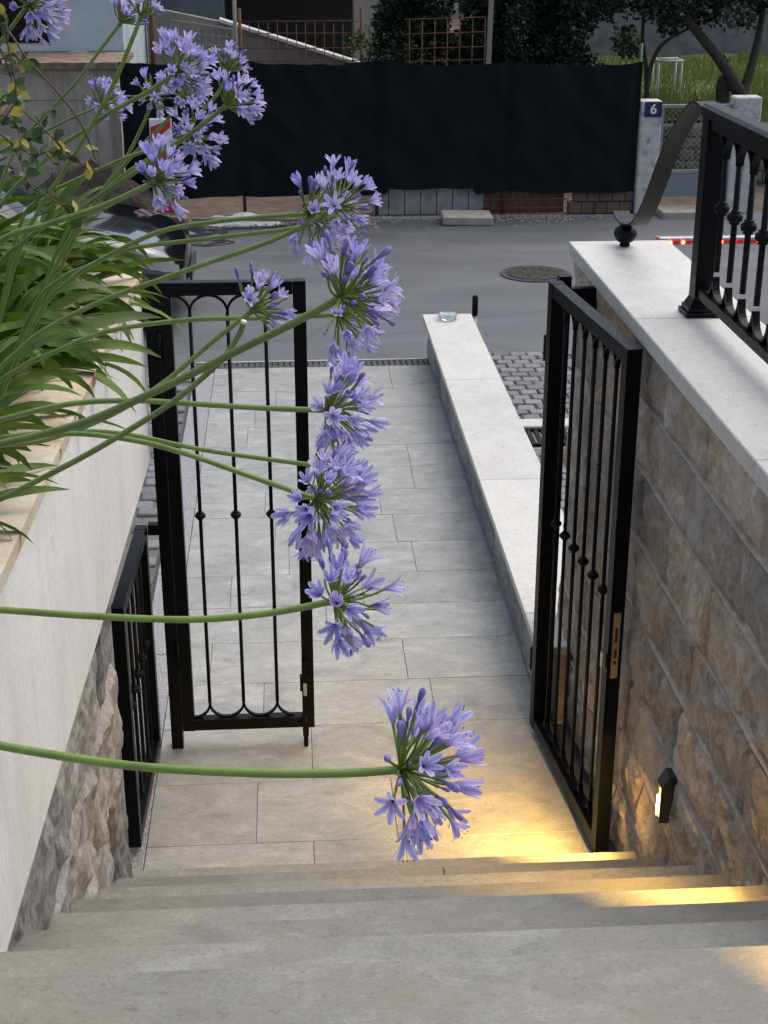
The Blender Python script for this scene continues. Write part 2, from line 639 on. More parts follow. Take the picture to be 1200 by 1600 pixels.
drl = tag(MB().box(-4.0, -.657, 3.9, 9.6, -.09, -.028).build('driveway', M_GROUT), kind='structure')
setts(drl, -1.15, -.665, 4.4, 9.62, .16, .105, lambda x, y: x > -.62 - (y - 4.6) * .085, -.012, random.Random(5))
drr = tag(MB().box(1.262, 4.2, 5.3, 10.0, -.09, -.030).build('forecourt', M_GROUT), kind='structure')
setts(drr, 1.275, 2.05, 7.0, 7.95, .120, .098, lambda x, y: True, -.014, random.Random(6))
setts(drr, 1.275, 2.15, 8.52, 9.98, .120, .098, lambda x, y: True, -.014, random.Random(8))
MB().box(1.262, 2.3, 8.30, 8.44, -.032, .0, .006).build('kerb_stone', M_MARBLE, drr)
MB().box(1.262, 2.3, 7.97, 8.295, -.04, -.0265).build('mortar_bed', M_CONC, drr)
dg = empty('drain_grate', (1.45, 8.15, -.01), 'square black iron drain grate in the cobbles right of the low wall', 'drain grate')
m = MB().box(1.30, 1.62, 8.00, 8.03, -.028, -.006).box(1.30, 1.62, 8.26, 8.29, -.028, -.006).box(1.30, 1.325, 8.03, 8.26, -.028, -.006).box(1.595, 1.62, 8.03, 8.26, -.028, -.006)
m.build('frame', M_IRON, dg)
for k in range(6):
    x = 1.340 + k * .044
    MB().box(x, x + .024, 8.03, 8.26, -.028, -.009).build('bar', M_IRON, dg)

# ---- manhole cover in the street
mh = empty('manhole_cover', (2.1, 12.4, -.05), 'round ribbed iron manhole cover set in the asphalt', 'manhole cover')
M_MANH = simple('worn_iron', (.055, .05, .045), .55, .5, .3, 30)
MB().lathe([(.30, -.05), (.30, -.040), (.265, -.040), (.265, -.044), (.0, -.044)], (2.1, 12.4, 0), 32, smooth=False).build('frame', M_MANH, mh)
m = MB()
for k in range(-5, 6):
    yy = k * .046
    h = math.sqrt(max(.0, .25 ** 2 - yy ** 2))
    nb = max(1, int(h / .06))
    for q in range(nb):
        xa = -h + 2 * h * q / nb + .008; xb = -h + 2 * h * (q + 1) / nb - .008
        m.box(2.1 + xa, 2.1 + xb, 12.4 + yy - .015, 12.4 + yy + .015, -.0445, -.036)
m.build('ribs', M_MANH, mh)

# ---- stairs
NR, TR, Y0 = .18, .285, 3.77
stairs = empty('stairs', (.26, 3.77, 0), kind='structure')
SX0, SX1 = -.56, 1.09
rs = random.Random(11)
for k in range(8):
    yn = Y0 - k * TR                       # nosing
    zt = NR * (k + 1)
    ynear = yn - TR - .03 if k < 7 else -1.6
    MB().box(SX0, SX1, yn - .05, yn - .022, zt - NR - .02, zt - .031).build('riser', M_STEP, stairs)
    tn = (1.06, .80, 1.02, .78, .98, .86, 1.04, .92)[k]  # tread tones alternate by hand, painting in shading contrast between the steps
    tc = (tn, tn * (.985 if k % 2 else 1.0), tn * (.96 if k % 2 else .995), 1)
    cuts = [rs.uniform(.0, .7)] if k == 1 else []
    xs = [SX0] + cuts + [SX1]
    for a, b in zip(xs[:-1], xs[1:]):
        if k < 7:
            MB().box(a + .0006, b - .0006, ynear, yn, zt - .03, zt + rs.uniform(-.0005, .0005), .0035).build('tread', M_STEP, stairs).color = tc
        else:
            MB().box(a + .0006, b - .0006, yn - .40, yn, zt - .03, zt, .0035).build('tread', M_STEP, stairs).color = tc
            for q in range(5):
                ya = yn - .40 - q * .36
                MB().box(a + .0006, b - .0006, ya - .359, ya - .001, zt - .03, zt, .002).build('landing_slab', M_STEP, stairs)
m = MB()
for k in range(8):
    yn = Y0 - k * TR
    m.box(SX0 + .01, SX1 - .01, -1.65 if k == 7 else yn - TR - .06, yn - .055, -.1, NR * (k + 1) - .034)
m.build('stair_core', M_CONC, stairs)


# ---- rock-faced walls
def rock_mesh(name, w, h, seed, amp, nx, nz, mat, depth=.07, edge_w=.026):
    """block w x h in local y/z, face towards +x; rough quarry face"""
    vs, fs = [], []
    for j in range(nz + 1):
        for i in range(nx + 1):
            u, v = i / nx, j / nz
            e = min(u * w, (1 - u) * w, v * h, (1 - v) * h)
            k = min(1, e / edge_w)
            p = Vector((u * w * 7 + seed * 3.1, v * h * 7, seed * 1.7))
            d = .6 * noise.noise(p * .55) + .45 * noise.fractal(p * 1.0, .72, 2.2, 6)
            d += .55 * (.35 - abs(noise.noise(p * .9 + Vector((3, 1, 5))))) + .34 * (.3 - abs(noise.noise(p * 2.3)))
            x = max(.0015, amp * (.42 + .75 * d)) * (k ** .55) - (1 - k) * .003
            jy = (noise.noise(p * 1.9 + Vector((9, 0, 0)))) * .012 * k
            jz = (noise.noise(p * 1.9 + Vector((0, 9, 0)))) * .012 * k
            edge = .004 * noise.noise(p * 2.5) if k == 0 else 0
            vs.append((x, (u - .5) * w + jy + (edge if u in (0, 1) else 0), (v - .5) * h + jz + (edge if v in (0, 1) else 0)))
    for j in range(nz):
        for i in range(nx):
            a = j * (nx + 1) + i
            fs.append((a, a + 1, a + nx + 2, a + nx + 1))
    b0 = len(vs)
    ring = list(range(nx)) + [i * (nx + 1) + nx for i in range(nz)] + [nz * (nx + 1) + nx - i for i in range(nx)] + [(nz - i) * (nx + 1) for i in range(nz)]
    for i in ring: vs.append((-depth, vs[i][1], vs[i][2]))
    R = len(ring)
    for i in range(R): fs.append((ring[(i + 1) % R], ring[i], b0 + i, b0 + (i + 1) % R))
    return MB().add(vs, fs, 0, False).mesh(name, mat)


# right retaining wall: X = 1.04, top 1.73
rw = empty('stone_wall', (1.2, 3.4, 0), 'brown rock-faced stone wall in level courses under white coping, right of the stairs', 'wall')
MB().box(1.0462, 1.34, -1.4, 5.22, -.05, 1.729).build('mortar_core', M_MORTAR, rw)
zc = [-.02, .225, .445, .668, .890, 1.112, 1.333, 1.540, 1.728]
rq = random.Random(21)
for j in range(len(zc) - 1):
    y = 5.225
    first = True
    while y > .9:
        L = rq.uniform(.28, .55)
        if first and j % 2: L *= .6
        first = False
        vis = y > 1.9
        h = zc[j + 1] - zc[j]
        nx = max(8, int(L / .0125)) if vis else 6
        me = rock_mesh('stone', L - .0012, h - .006, rq.uniform(0, 99), .036, nx, 18 if vis else 4, M_ROCK, .05)
        o = link('stone', me, rw)
        o.location = (1.046, y - L / 2, (zc[j] + zc[j + 1]) / 2)
        o.rotation_euler = (0, 0, PI)
        y -= L
for zj in zc[1:-1]:
    pts = []
    m = MB()
    n = 60
    vs, fs = [], []
    for i in range(n + 1):
        yy = 5.22 - 4.3 * i / n
        wv = .0016 * noise.noise(Vector((yy * 9, zj * 7, 0)))
        hh = .0028 + .0014 * noise.noise(Vector((yy * 14, zj * 5, 3)))
        xf = 1.030 + .004 * noise.noise(Vector((yy * 11, zj * 3, 8)))
        vs += [(1.05, yy, zj - hh - .001 + wv), (xf, yy, zj - hh * .6 + wv), (xf, yy, zj + hh * .6 + wv), (1.05, yy, zj + hh + .001 + wv)]
    for i in range(n):
        a = i * 4
        for q in range(3): fs.append((a + q, a + q + 1, a + q + 5, a + q + 4))
    m.add(vs, fs).build('mortar_joint', M_MORTAR, rw)
# white coping slabs of the right wall
cp = empty('wall_coping', (1.18, 3.4, 1.73), 'wide white marble coping slabs on top of the brown stone wall', 'coping')
for a, b in ((5.205, 4.135), (4.135, 2.95), (2.95, 1.7), (1.7, .4)):
    MB().box(1.0, 1.362, b + .001, a - .001, 1.731, 1.78, .003).build('coping_slab', M_MARBLE, cp)

# left planter: grey rock base, cream panel, stained coping.  The face is a little splayed.
def lx(y, off=0.0): return -.4855 - (4.857 - y) * .0191 + off


lw = empty('planter_wall', (-.7, 3.2, 0), 'cream limestone planter wall over a grey rock-faced base, left of the stairs', 'wall')
m = MB()
ya, yb = 4.735, -.6
m.prism([(lx(yb), yb), (lx(ya), ya), (lx(ya) - .06, ya), (lx(yb) - .06, yb)], 1.168, 1.768)
m.build('cream_panel', M_CREAM, lw)
m = MB()
m.prism([(lx(yb, .006), yb), (lx(ya, .006), ya + .006), (lx(ya) - .19, ya + .006), (lx(yb) - .19, yb)], 1.770, 1.80)
m.build('coping', M_STAIN, lw)
MB().prism([(lx(yb) - .062, yb), (lx(3.74) - .062, 3.74), (-1.9, 3.74), (-1.9, yb)], -.05, 1.60).build('core', M_CONC, lw)
MB().prism([(lx(3.742) - .062, 3.742), (lx(ya) - .062, ya), (-1.9, ya), (-1.9, 3.742)], 1.16, 1.60).build('cantilever', M_CONC, lw)
MB().prism([(lx(yb) - .19, yb), (lx(ya) - .19, ya), (lx(ya) - .22, ya), (lx(yb) - .22, yb)], 1.601, 1.768).build('planter_lining', M_CONC, lw)
M_SOIL = simple('dark_soil', (.035, .025, .018), .95, 0, .4, 30, .8, 60)
m = MB()
n = 14
vs, fs = [], []
for j in range(n * 2 + 1):
    for i in range(n + 1):
        yy = yb + (ya - .03 - yb) * j / (2 * n); xx = lx(yy) - .221 + (-1.9 - lx(yy) + .221) * i / n
        vs.append((xx, yy, 1.74 + .03 * noise.noise(Vector((xx * 6, yy * 6, 0)))))
for j in range(2 * n):
    for i in range(n):
        a = j * (n + 1) + i
        fs.append((a + 1, a, a + n + 1, a + n + 2))
m.add(vs, fs, 0, True).build('soil', M_SOIL, lw)
rq = random.Random(31)
zc = [-.03, .30, .62, .90, 1.166]
for j in range(4):
    y = 3.765
    first = True
    while y > 1.6:
        L = rq.uniform(.5, .85)
        if first and j % 2: L *= .55
        first = False
        h = zc[j + 1] - zc[j]
        me = rock_mesh('stone', L - .001, h - .001, rq.uniform(0, 99), .038, int(L / .0125), int(h / .0125), M_ROCKG, .06)
        o = link('stone', me, lw)
        o.location = (lx(y - L / 2, -.034), y - L / 2, (zc[j] + zc[j + 1]) / 2)
        o.rotation_euler = (0, 0, -.0191)
        y -= L

# low wall with white marble top, right of the path
lo = empty('low_wall', (1.08, 7.5, 0), 'low long wall topped with white marble slabs beside the paved path', 'wall')
MB().box(.962, 1.21, 5.08, 9.84, -.06, .247).build('core', M_MORTAR, lo)
rq = random.Random(41)
for side in (0, 1):
    y = 9.85
    while y > (4.97 if side == 0 else 5.1):
        L = min(rq.uniform(.35, .6), y - (4.93 if side == 0 else 5.06))
        me = rock_mesh('stone', L - .006, .29, rq.uniform(0, 99), .020, int(L / .045), 6, M_ROCKG, .03)
        o = link('stone', me, lo)
        o.location = (.945 if side == 0 else 1.222, y - L / 2, .103)
        o.rotation_euler = (0, 0, PI if side == 0 else 0)
        y -= L
for a, b in ((9.865, 8.35), (8.35, 6.7), (6.7, 5.228)):
    MB().box(.90, 1.237, b + .0012, a - .0012, .25, .285, .003).build('coping_slab', M_MARBLE, lo)
MB().box(.90, 1.034, 4.93, 5.226, .25, .285, .003).build('coping_slab', M_MARBLE, lo)
MB().box(.962, 1.034, 4.93, 5.079, -.06, .247).build('core', M_MORTAR, lo)
me = rock_mesh('stone', .085, .29, 5.5, .012, 4, 8, M_ROCKG, .02)
o = link('stone', me, lo); o.location = (.99, 4.926, .103); o.rotation_euler = (0, 0, -PI / 2)
me = rock_mesh('stone', .27, .29, 7.7, .015, 7, 6, M_ROCKG, .03)
o = link('stone', me, lo); o.location = (1.085, 9.846, .103); o.rotation_euler = (0, 0, PI / 2)

# ================================================================ iron work
def arc(c, r, a0, a1, n, ux, sy=1.0):
    """arc in the vertical plane spanned by ux and z"""
    ux = Vector(ux)
    return [Vector(c) + ux * (r * math.cos(a0 + (a1 - a0) * i / n)) + Vector((0, 0, 1)) * (sy * r * math.sin(a0 + (a1 - a0) * i / n)) for i in range(n + 1)]


def knob_prof(r):
    return [(.45 * r, -.8 * r), (.62 * r, -.62 * r), (.5 * r, -.5 * r), (.85 * r, -.38 * r), (1.0 * r, -.12 * r), (1.0 * r, .12 * r), (.85 * r, .38 * r), (.5 * r, .5 * r), (.62 * r, .62 * r), (.45 * r, .8 * r)]


def leaf_frame(parent, a, b, z0, z1, bal, w=.044, br=.0065, ends=(None, None), zk=.92, knob=.019, flat=.012):
    """gate leaf from plan point a to b; bal = distances of balusters along it"""
    a, b = Vector((*a, 0)), Vector((*b, 0))
    d = (b - a).normalized(); L = (b - a).length
    nrm = Vector((-d.y, d.x, 0))
    Z = Vector((0, 0, 1))
    for nm, s in (('stile', w / 2), ('stile', L - w / 2)):
        MB().bar(a + d * s + Z * z0, a + d * s + Z * z1, w, w, nrm).build(nm, M_IRON, parent)
    MB().bar(a + d * (w + .0004) + Z * (z1 - w / 2 - .001), a + d * (L - w - .0004) + Z * (z1 - w / 2 - .001), w - .003, w, Z).build('top_rail', M_IRON, parent)
    MB().bar(a + d * (w + .0004) + Z * (z0 + w / 2 + .001), a + d * (L - w - .0004) + Z * (z0 + w / 2 + .001), w - .003, w, Z).build('bottom_rail', M_IRON, parent)
    zt, zb = z1 - w, z0 + w
    step = bal[1] - bal[0]
    for s in bal:
        o = MB().tube([a + d * s + Z * (zb + step * .5), a + d * s + Z * (zt - step * .5)], br, 8, True).build('baluster', M_IRON, parent)
        p = a + d * s + Z * zk
        MB().lathe(knob_prof(knob), p, 14).build('knob', M_IRON, o)
    pts = [bal[0] - step] + list(bal) + [bal[-1] + step]
    for i in range(len(pts) - 1):
        c = (pts[i] + pts[i + 1]) / 2; r = step / 2
        for zz, sg, nm in ((zt - r, 1, 'top_arch'), (zb + r, -1, 'bottom_arch')):
            p0, p1 = 0, PI
            if i == 0: p0, p1 = 0, PI / 2
            if i == len(pts) - 2: p0, p1 = PI / 2, PI
            cc = c
            if i == 0: cc = max(c, w + .001)
            if i == len(pts) - 2: cc = min(c, L - w - .001)
            ps = []
            for q in range(13):
                t = p0 + (p1 - p0) * q / 12
                rr_ = r
                if i == 0: rr_ = abs(bal[0] - cc)
                if i == len(pts) - 2: rr_ = abs(cc - bal[-1])
                ps.append(a + d * (cc + rr_ * math.cos(t)) + Z * (zz + sg * (r - flat * .3) * math.sin(t)))
            m = MB()
            for q in range(12):
                m.bar(ps[q], ps[q] + (ps[q + 1] - ps[q]) * 1.06, flat, .008, nrm.cross((ps[q + 1] - ps[q]).normalized()))
            m.build(nm, M_IRON, parent)
    return a, d, nrm


# left leaf (closed)
gl = empty('gate_leaf', (-.2, 4.78, 0), 'narrow black iron gate leaf standing closed across the left of the path', 'gate', 'leaves of the black iron gate')
leaf_frame(gl, (-.438, 4.78), (.048, 4.78), .072, 1.757, [.102, .226, .350], .043, zk=.925, ends=(1, 1))
MB().box(.004, .026, 4.735, 4.757, .05, .36).build('drop_bolt', M_IRON, gl)
MB().lathe([(.009, .0), (.009, .06), (.012, .06), (.012, .13)], (.015, 4.746, .003), 10).build('bolt_pin', M_IRON, gl)
MB().box(-.003, .033, 4.730, 4.7575, .24, .30, .002).build('bolt_bracket', M_IRON, gl)
MB().box(.008, .022, 4.722, 4.733, .225, .275, .002).build('bolt_handle', simple('zinc', (.4, .4, .38), .4, .8), gl)
gp = empty('gate_post', (-.462, 4.78, 0), 'square black iron post carrying the closed left gate leaf', 'post')
MB().box(-.482, -.4405, 4.757, 4.803, -.01, 1.757).build('shaft', M_IRON, gp)
MB().box(-.56, -.483, 4.765, 4.80, 1.60, 1.752).build('wall_bracket', M_IRON, gp)
for z in (.35, 1.5):
    MB().lathe([(.009, 0), (.009, .09)], (-.4392, 4.750, z), 10).build('hinge', M_IRON, gp)
# right leaf (open against the wall)
gr = empty('gate_leaf', (.92, 4.4, 0), 'wide black iron gate leaf standing open against the brown stone wall', 'gate', 'leaves of the black iron gate')
A, B = (.882, 4.80), (.968, 3.972)
L = math.hypot(A[0] - B[0], A[1] - B[1])
stp = (L - .09) / 6.9
leaf_frame(gr, A, B, .035, 1.735, [.045 + stp * (i + .95) for i in range(6)], .045, zk=.915, ends=(1, 1), flat=.016)
dv = (Vector((*B, 0)) - Vector((*A, 0))).normalized(); nv = Vector((-dv.y, dv.x, 0))
M_BRASS = simple('brass', (.62, .47, .22), .35, .9, .15, 40)
pb = Vector((*B, 0)) + dv * .0016
lock = MB().bar(pb + Vector((0, 0, .68)), pb + Vector((0, 0, .905)), .022, .003, dv).build('lock_plate', M_BRASS, gr)
for zz, hh in ((.735, .014), (.765, .028), (.83, .05)):
    MB().bar(pb + dv * .0022 + Vector((0, 0, zz - hh / 2)), pb + dv * .0022 + Vector((0, 0, zz + hh / 2)), .009, .002, dv).build('keyhole', M_ANTHER, lock)
ph = Vector((*B, 0)) - dv * .022 - nv * .0
sgn = -1 if nv.x > 0 else 1
hb = ph + nv * sgn * .023
MB().bar(hb + Vector((0, 0, .735)), hb + nv * sgn * .012 + Vector((0, 0, .735)), .02, .05).build('latch_stub', simple('steel', (.5, .5, .48), .3, .9), gr)
hp = empty('gate_post', (.868, 4.83, 0), 'black iron hinge post of the open right gate leaf', 'post')
MB().box(.902, .944, 4.826, 4.868, -.01, 1.742).build('shaft', M_IRON, hp)
MB().box(.9445, 1.06, 4.83, 4.862, 1.62, 1.70).build('wall_bracket', M_IRON, hp)
for z in (.25, 1.45):
    MB().lathe([(.009, 0), (.009, .09)], (.866, 4.829, z), 10).build('hinge', M_IRON, hp)

# short side fence behind the gate post
sf = empty('side_fence', (-.55, 4.45, 0), 'short black iron fence panel between the grey rock wall and the gate post', 'fence')
leaf_frame(sf, (-.557, 4.10), (-.540, 4.757), .03, .905, [.115 + .107 * i for i in range(5)], .040, br=.007, zk=.50, knob=.02)
MB().box(-.519, -.4825, 4.762, 4.795, .862, .900).build('connector', M_IRON, sf)

# railing on the coping
rl = empty('railing', (1.2, 3.4, 1.78), 'black iron railing with knobbed balusters and scrolled handrail end on the white coping', 'railing')
MB().box(1.174, 1.226, 4.145, 4.205, 1.83, 2.345).build('post', M_IRON, rl)
m = MB()
for r_, z0, z1 in ((.050, 1.7805, 1.795), (.043, 1.7952, 1.808)):
    m.box(1.2 - r_, 1.2 + r_, 4.175 - r_, 4.175 + r_, z0, z1, .002)
vs = [(1.2 + sx * a, 4.175 + sy * a, z) for a, z in ((.038, 1.8082), (.027, 1.832)) for sx, sy in ((-1, -1), (1, -1), (1, 1), (-1, 1))]
m.add(vs, [(3, 2, 1, 0), (4, 5, 6, 7), (0, 1, 5, 4), (1, 2, 6, 5), (2, 3, 7, 6), (3, 0, 4, 7)])
m.build('base', M_IRON, rl)
MB().box(1.182, 1.218, 1.2, 4.1445, 1.838, 1.864).build('bottom_rail', M_IRON, rl)
MB().box(1.180, 1.220, 1.2, 4.1445, 2.318, 2.346).build('upper_rail', M_IRON, rl)
hr = MB()
prof = [(-.030, 2.3475), (.030, 2.3475), (.030, 2.372), (.020, 2.381), (-.020, 2.381), (-.030, 2.372)]
vs = [(1.2 + x, yy, z) for yy in (1.2, 4.215) for x, z in prof]
hr.add(vs, [tuple(range(6)), tuple(range(11, 5, -1))] + [(i, i + 6, (i + 1) % 6 + 6, (i + 1) % 6) for i in range(6)])
hr.build('handrail', M_IRON, rl)
# scroll
ctrl = [(4.216, 2.366), (4.28, 2.374), (4.345, 2.362), (4.42, 2.325), (4.50, 2.275), (4.58, 2.215), (4.66, 2.14), (4.76, 2.035), (4.86, 1.945), (4.95, 1.893), (5.03, 1.873), (5.10, 1.866), (5.16, 1.872), (5.20, 1.886)]


def spline(P, n=6):
    P = [Vector(p) for p in P]
    out = []
    for i in range(len(P) - 1):
        p0, p1, p2, p3 = P[max(i - 1, 0)], P[i], P[i + 1], P[min(i + 2, len(P) - 1)]
        for k in range(n):
            t = k / n
            out.append(.5 * ((2 * p1) + (p2 - p0) * t + (2 * p0 - 5 * p1 + 4 * p2 - p3) * t * t + (3 * p1 - p0 - 3 * p2 + p3) * t ** 3))
    out.append(P[-1])
    return out


sp = spline([(0, y, z) for y, z in ctrl], 8)
vs, fs = [], []
for i, p in enumerate(sp):
    t = (sp[min(i + 1, len(sp) - 1)] - sp[max(i - 1, 0)]).normalized()
    nn = Vector((0, -t.z, t.y)) * .0028
    for sx in (-1, 1):
        for q in (-1, 1):
            v = p + nn * q
            vs.append((1.2 - .018 * i / len(sp) + sx * .029, v.y, v.z))
for i in range(len(sp) - 1):
    a = i * 4
    for p, q in ((0, 1), (1, 3), (3, 2), (2, 0)): fs.append((a + p, a + q, a + 4 + q, a + 4 + p))
fs += [(0, 2, 3, 1)]; e = (len(sp) - 1) * 4; fs += [(e, e + 1, e + 3, e + 2)]
MB().add(vs, fs, 0, False).build('scroll', M_IRON, rl)
fin = MB().lathe([(.016, 0), (.020, .006), (.016, .012), (.030, .020), (.039, .034), (.041, .046), (.037, .060), (.026, .072), (.014, .080), (.013, .084)], (1.182, 5.11, 1.7805), 20).build('ball_finial', M_IRON, rl)
k = 0
yb_ = 4.032
bs = []
while yb_ > 1.3:
    o = MB().tube([(1.2, yb_, 1.94), (1.2, yb_, 2.255)], .0085, 10).build('baluster', M_IRON, rl)
    MB().lathe([(.009, -.020), (.015, -.017), (.012, -.013), (.020, -.009), (.022, 0), (.020, .009), (.012, .013), (.015, .017), (.009, .020)], (1.2, yb_, 2.118), 14).build('knob', M_IRON, o)
    bs.append(yb_)
    yb_ -= .1265
edges_ = [bs[0] + .1265] + bs
for i in range(len(edges_) - 1):
    c = (edges_[i] + edges_[i + 1]) / 2; r = .063
    for nm, zz, sg in (('top_arch', 2.255, 1), ('bottom_arch', 1.925, -1)):
        p0, p1 = (PI / 2, PI) if i == 0 else (0, PI)
        ps = [Vector((1.2, c + r * math.cos(p0 + (p1 - p0) * q / 14), zz + sg * r * .95 * math.sin(p0 + (p1 - p0) * q / 14))) for q in range(15)]
        m = MB()
        for q in range(14):
            dd = (ps[q + 1] - ps[q])
            m.bar(ps[q] - dd * .03, ps[q] + dd * 1.03, .020, .008, Vector((1, 0, 0)).cross(dd.normalized()))
        m.build(nm, M_IRON, rl)

# ================================================================ wall lamps (lit)
M_HOUS = simple('lamp_housing', (.035, .038, .042), .45, .4, .15, 40)
M_GLOW = emis('lamp_glass', (1.0, .56, .11), 4.5)


def wall_lamp(y, z, label, power=10.5):
    t = empty('wall_lamp', (1.04, y, z), label, 'lamp', 'lit lamps along the stair wall')
    x1, x0, w, h = 1.045, .994, .020, .072
    for s_ in (-1, 1):                       # two side cheeks stand a few millimetres proud of the glass
        yy = y + s_ * w
        pr = [(x1, z - h), (x0, z - h), (x0, z + .036), (x0 + .020, z + h), (x1, z + h)]
        n = len(pr)
        vs = [(px, yy - .003, pz) for px, pz in pr] + [(px, yy + .003, pz) for px, pz in pr]
        MB().add(vs, [tuple(range(n)), tuple(range(2 * n - 1, n - 1, -1))] + [(i, i + n, (i + 1) % n + n, (i + 1) % n) for i in range(n)]).build('side_cheek', M_HOUS, t)
    MB().box(x1 - .006, x1 + .02, y - w + .0031, y + w - .0031, z - h, z + h - .008).build('back_plate', M_HOUS, t)
    MB().bar((x0 + .001, y, z + .039), (x0 + .022, y, z + h + .003), .048, .006, (0, 0, 1)).build('roof', M_HOUS, t)
    MB().bar((x0 + .020, y, z + h + .0035), (x1, y, z + h + .0035), .048, .006, (0, 0, 1)).build('top', M_HOUS, t)
    MB().box(x0 + .006, x0 + .011, y - w + .0035, y + w - .0035, z - h + .002, z + .032).build('glass', M_GLOW, t)
    ld = bpy.data.lights.new('lamp_light', 'AREA')
    ld.shape = 'RECTANGLE'; ld.size = .008; ld.size_y = .045
    ld.energy = power; ld.color = (1.0, .56, .13); ld.spread = math.radians(62)
    lo_ = bpy.data.objects.new('lamp_light', ld); COL.objects.link(lo_)
    lo_.parent = t
    lo_.location = (x0 + .0045 - 1.04, .004, -.02)
    dr_ = Vector((-.22, .76, -.61))
    lo_.rotation_euler = (-dr_).to_track_quat('Z', 'Y').to_euler()
    return t


wall_lamp(3.455, .585, 'small dark wall lamp glowing warm yellow low on the brown stone wall')
wall_lamp(2.315, 1.31, 'dark wall lamp glowing warm yellow halfway up the stair wall', 7.5)
wall_lamp(1.38, 1.67, 'dark wall lamp glowing warm yellow beside the landing', 9.0)

# ================================================================ small things on the low wall and street
M_GLASS = NT('clear_glass').mat
gb = M_GLASS.node_tree.nodes['Principled BSDF']
gb.inputs['Transmission Weight'].default_value = .85; gb.inputs['Roughness'].default_value = .06; gb.inputs['Base Color'].default_value = (.8, .88, .9, 1)
ash = empty('glass_ashtray', (1.06, 9.72, .2855), 'small clear glass dish on the far end of the low marble wall', 'ashtray')
MB().lathe([(.0, .0), (.055, .0), (.066, .012), (.070, .040), (.062, .040), (.052, .016), (.0, .013)], (1.06, 9.72, .2862), 10, smooth=False).build('bowl', M_GLASS, ash)
mk = empty('marker_post', (1.28, 10.02, -.04), 'short slim post with a black cap beyond the low wall', 'post')
MB().lathe([(.012, 0), (.012, .27)], (1.285, 10.03, -.045), 10).build('shaft', simple('grey_paint', (.5, .5, .5), .5), mk)
MB().lathe([(.018, 0), (.021, .012), (.021, .135), (.014, .145)], (1.285, 10.03, .2255), 12).build('cap', M_IRON, mk)

# boom barrier with red lights
bbm = empty('barrier_boom', (3.3, 11.0, -.05), 'silver barrier boom with a row of glowing red lights', 'barrier')
M_ALU = simple('aluminium', (.5, .5, .52), .35, .7, .1, 30)
MB().box(2.80, 5.2, 10.97, 11.03, .500, .558, .006).build('boom', M_ALU, bbm)
MB().box(2.788, 2.7995, 10.968, 11.032, .497, .561, .003).build('end_cap', simple('orange_plastic', (.65, .25, .05), .5), bbm)
MB().box(2.81, 5.2, 10.955, 10.9695, .512, .534).build('light_strip', simple('red_plastic', (.45, .02, .015), .4), bbm)
M_LED = emis('red_led', (1.0, .07, .03), 9)
ledm = MB().lathe([(.0, -.014), (.012, -.011), (.016, 0), (.0, .0)], (0, 0, 0), 10, axis='y').mesh('led', M_LED)
for k in range(16):
    o = link('led', ledm, bbm); o.location = (2.885 + k * .098, 10.955, .523)
MB().box(5.2, 5.5, 10.85, 11.15, -.05, .95, .02).build('cabinet', simple('barrier_orange', (.5, .2, .05), .5), bbm)

# ================================================================ agapanthus
# ---- shared floret meshes; local +Z is the flower axis, origin where the pedicel joins
def floret_mesh(seed, flare, length):
    r = random.Random(seed)
    m = MB()
    T = [0, .18, .38, .56, .74, .9, 1.0]
    for p in range(6):
        ang = p * PI / 3 + r.uniform(-.07, .07)
        fl = flare * r.uniform(.75, 1.25)
        ln = length * r.uniform(.92, 1.06)
        rows_ = []
        vs, at = [], []
        for t in T:
            z = ln * (t - .16 * fl * max(0, t - .45) ** 2 / .3)
            rad = .0022 + .0065 * min(1, t / .42) + fl * .017 * max(0, t - .36) ** 1.4 / .53
            hw_tube = rad * math.tan(PI / 6) * 1.05
            hw = hw_tube if t < .45 else (.0058 if p % 2 else .0048) * (1, 1.0, .95, .7, .3)[min(4, max(0, int((t - .45) / .125)))] * 1.0 + 0.0002
            if t >= .45: hw = max(hw, .0006)
            for u in (-1, 0, 1):
                dr_ = .0 if u == 0 else (.0010 if t < .45 else .0016)
                rr_ = rad - dr_ * (1 if t < .45 else -.6)
                x, y = rr_, u * hw
                vs.append((x * math.cos(ang) - y * math.sin(ang), x * math.sin(ang) + y * math.cos(ang), z))
                mid = 1 - abs(u)
                a_ = .45 * mid if t > .4 else .45 * mid + .5 * (1 - t / .4)
                at.append(min(1, a_ + .001))
        fs = []
        for i in range(len(T) - 1):
            for u in (0, 1):
                a = i * 3 + u
                fs.append((a, a + 1, a + 4, a + 3))
        m.add(vs, fs, 0, True, at)
    for s in range(3):
        a = s * 2 * PI / 3 + .3
        e = length * r.uniform(.75, .92); q = .005 + flare * .004
        p0 = Vector((.002 * math.cos(a), .002 * math.sin(a), length * .4)); p1 = Vector((q * math.cos(a), q * math.sin(a), e))
        m.tube([p0, p1], .0005, 3, False, 0, False)
        m.tube([p1, p1 + Vector((0, 0, 0.0025))], .0009, 4, True, 1, False)
    return m.mesh('floret', [M_PETAL, M_ANTHER])


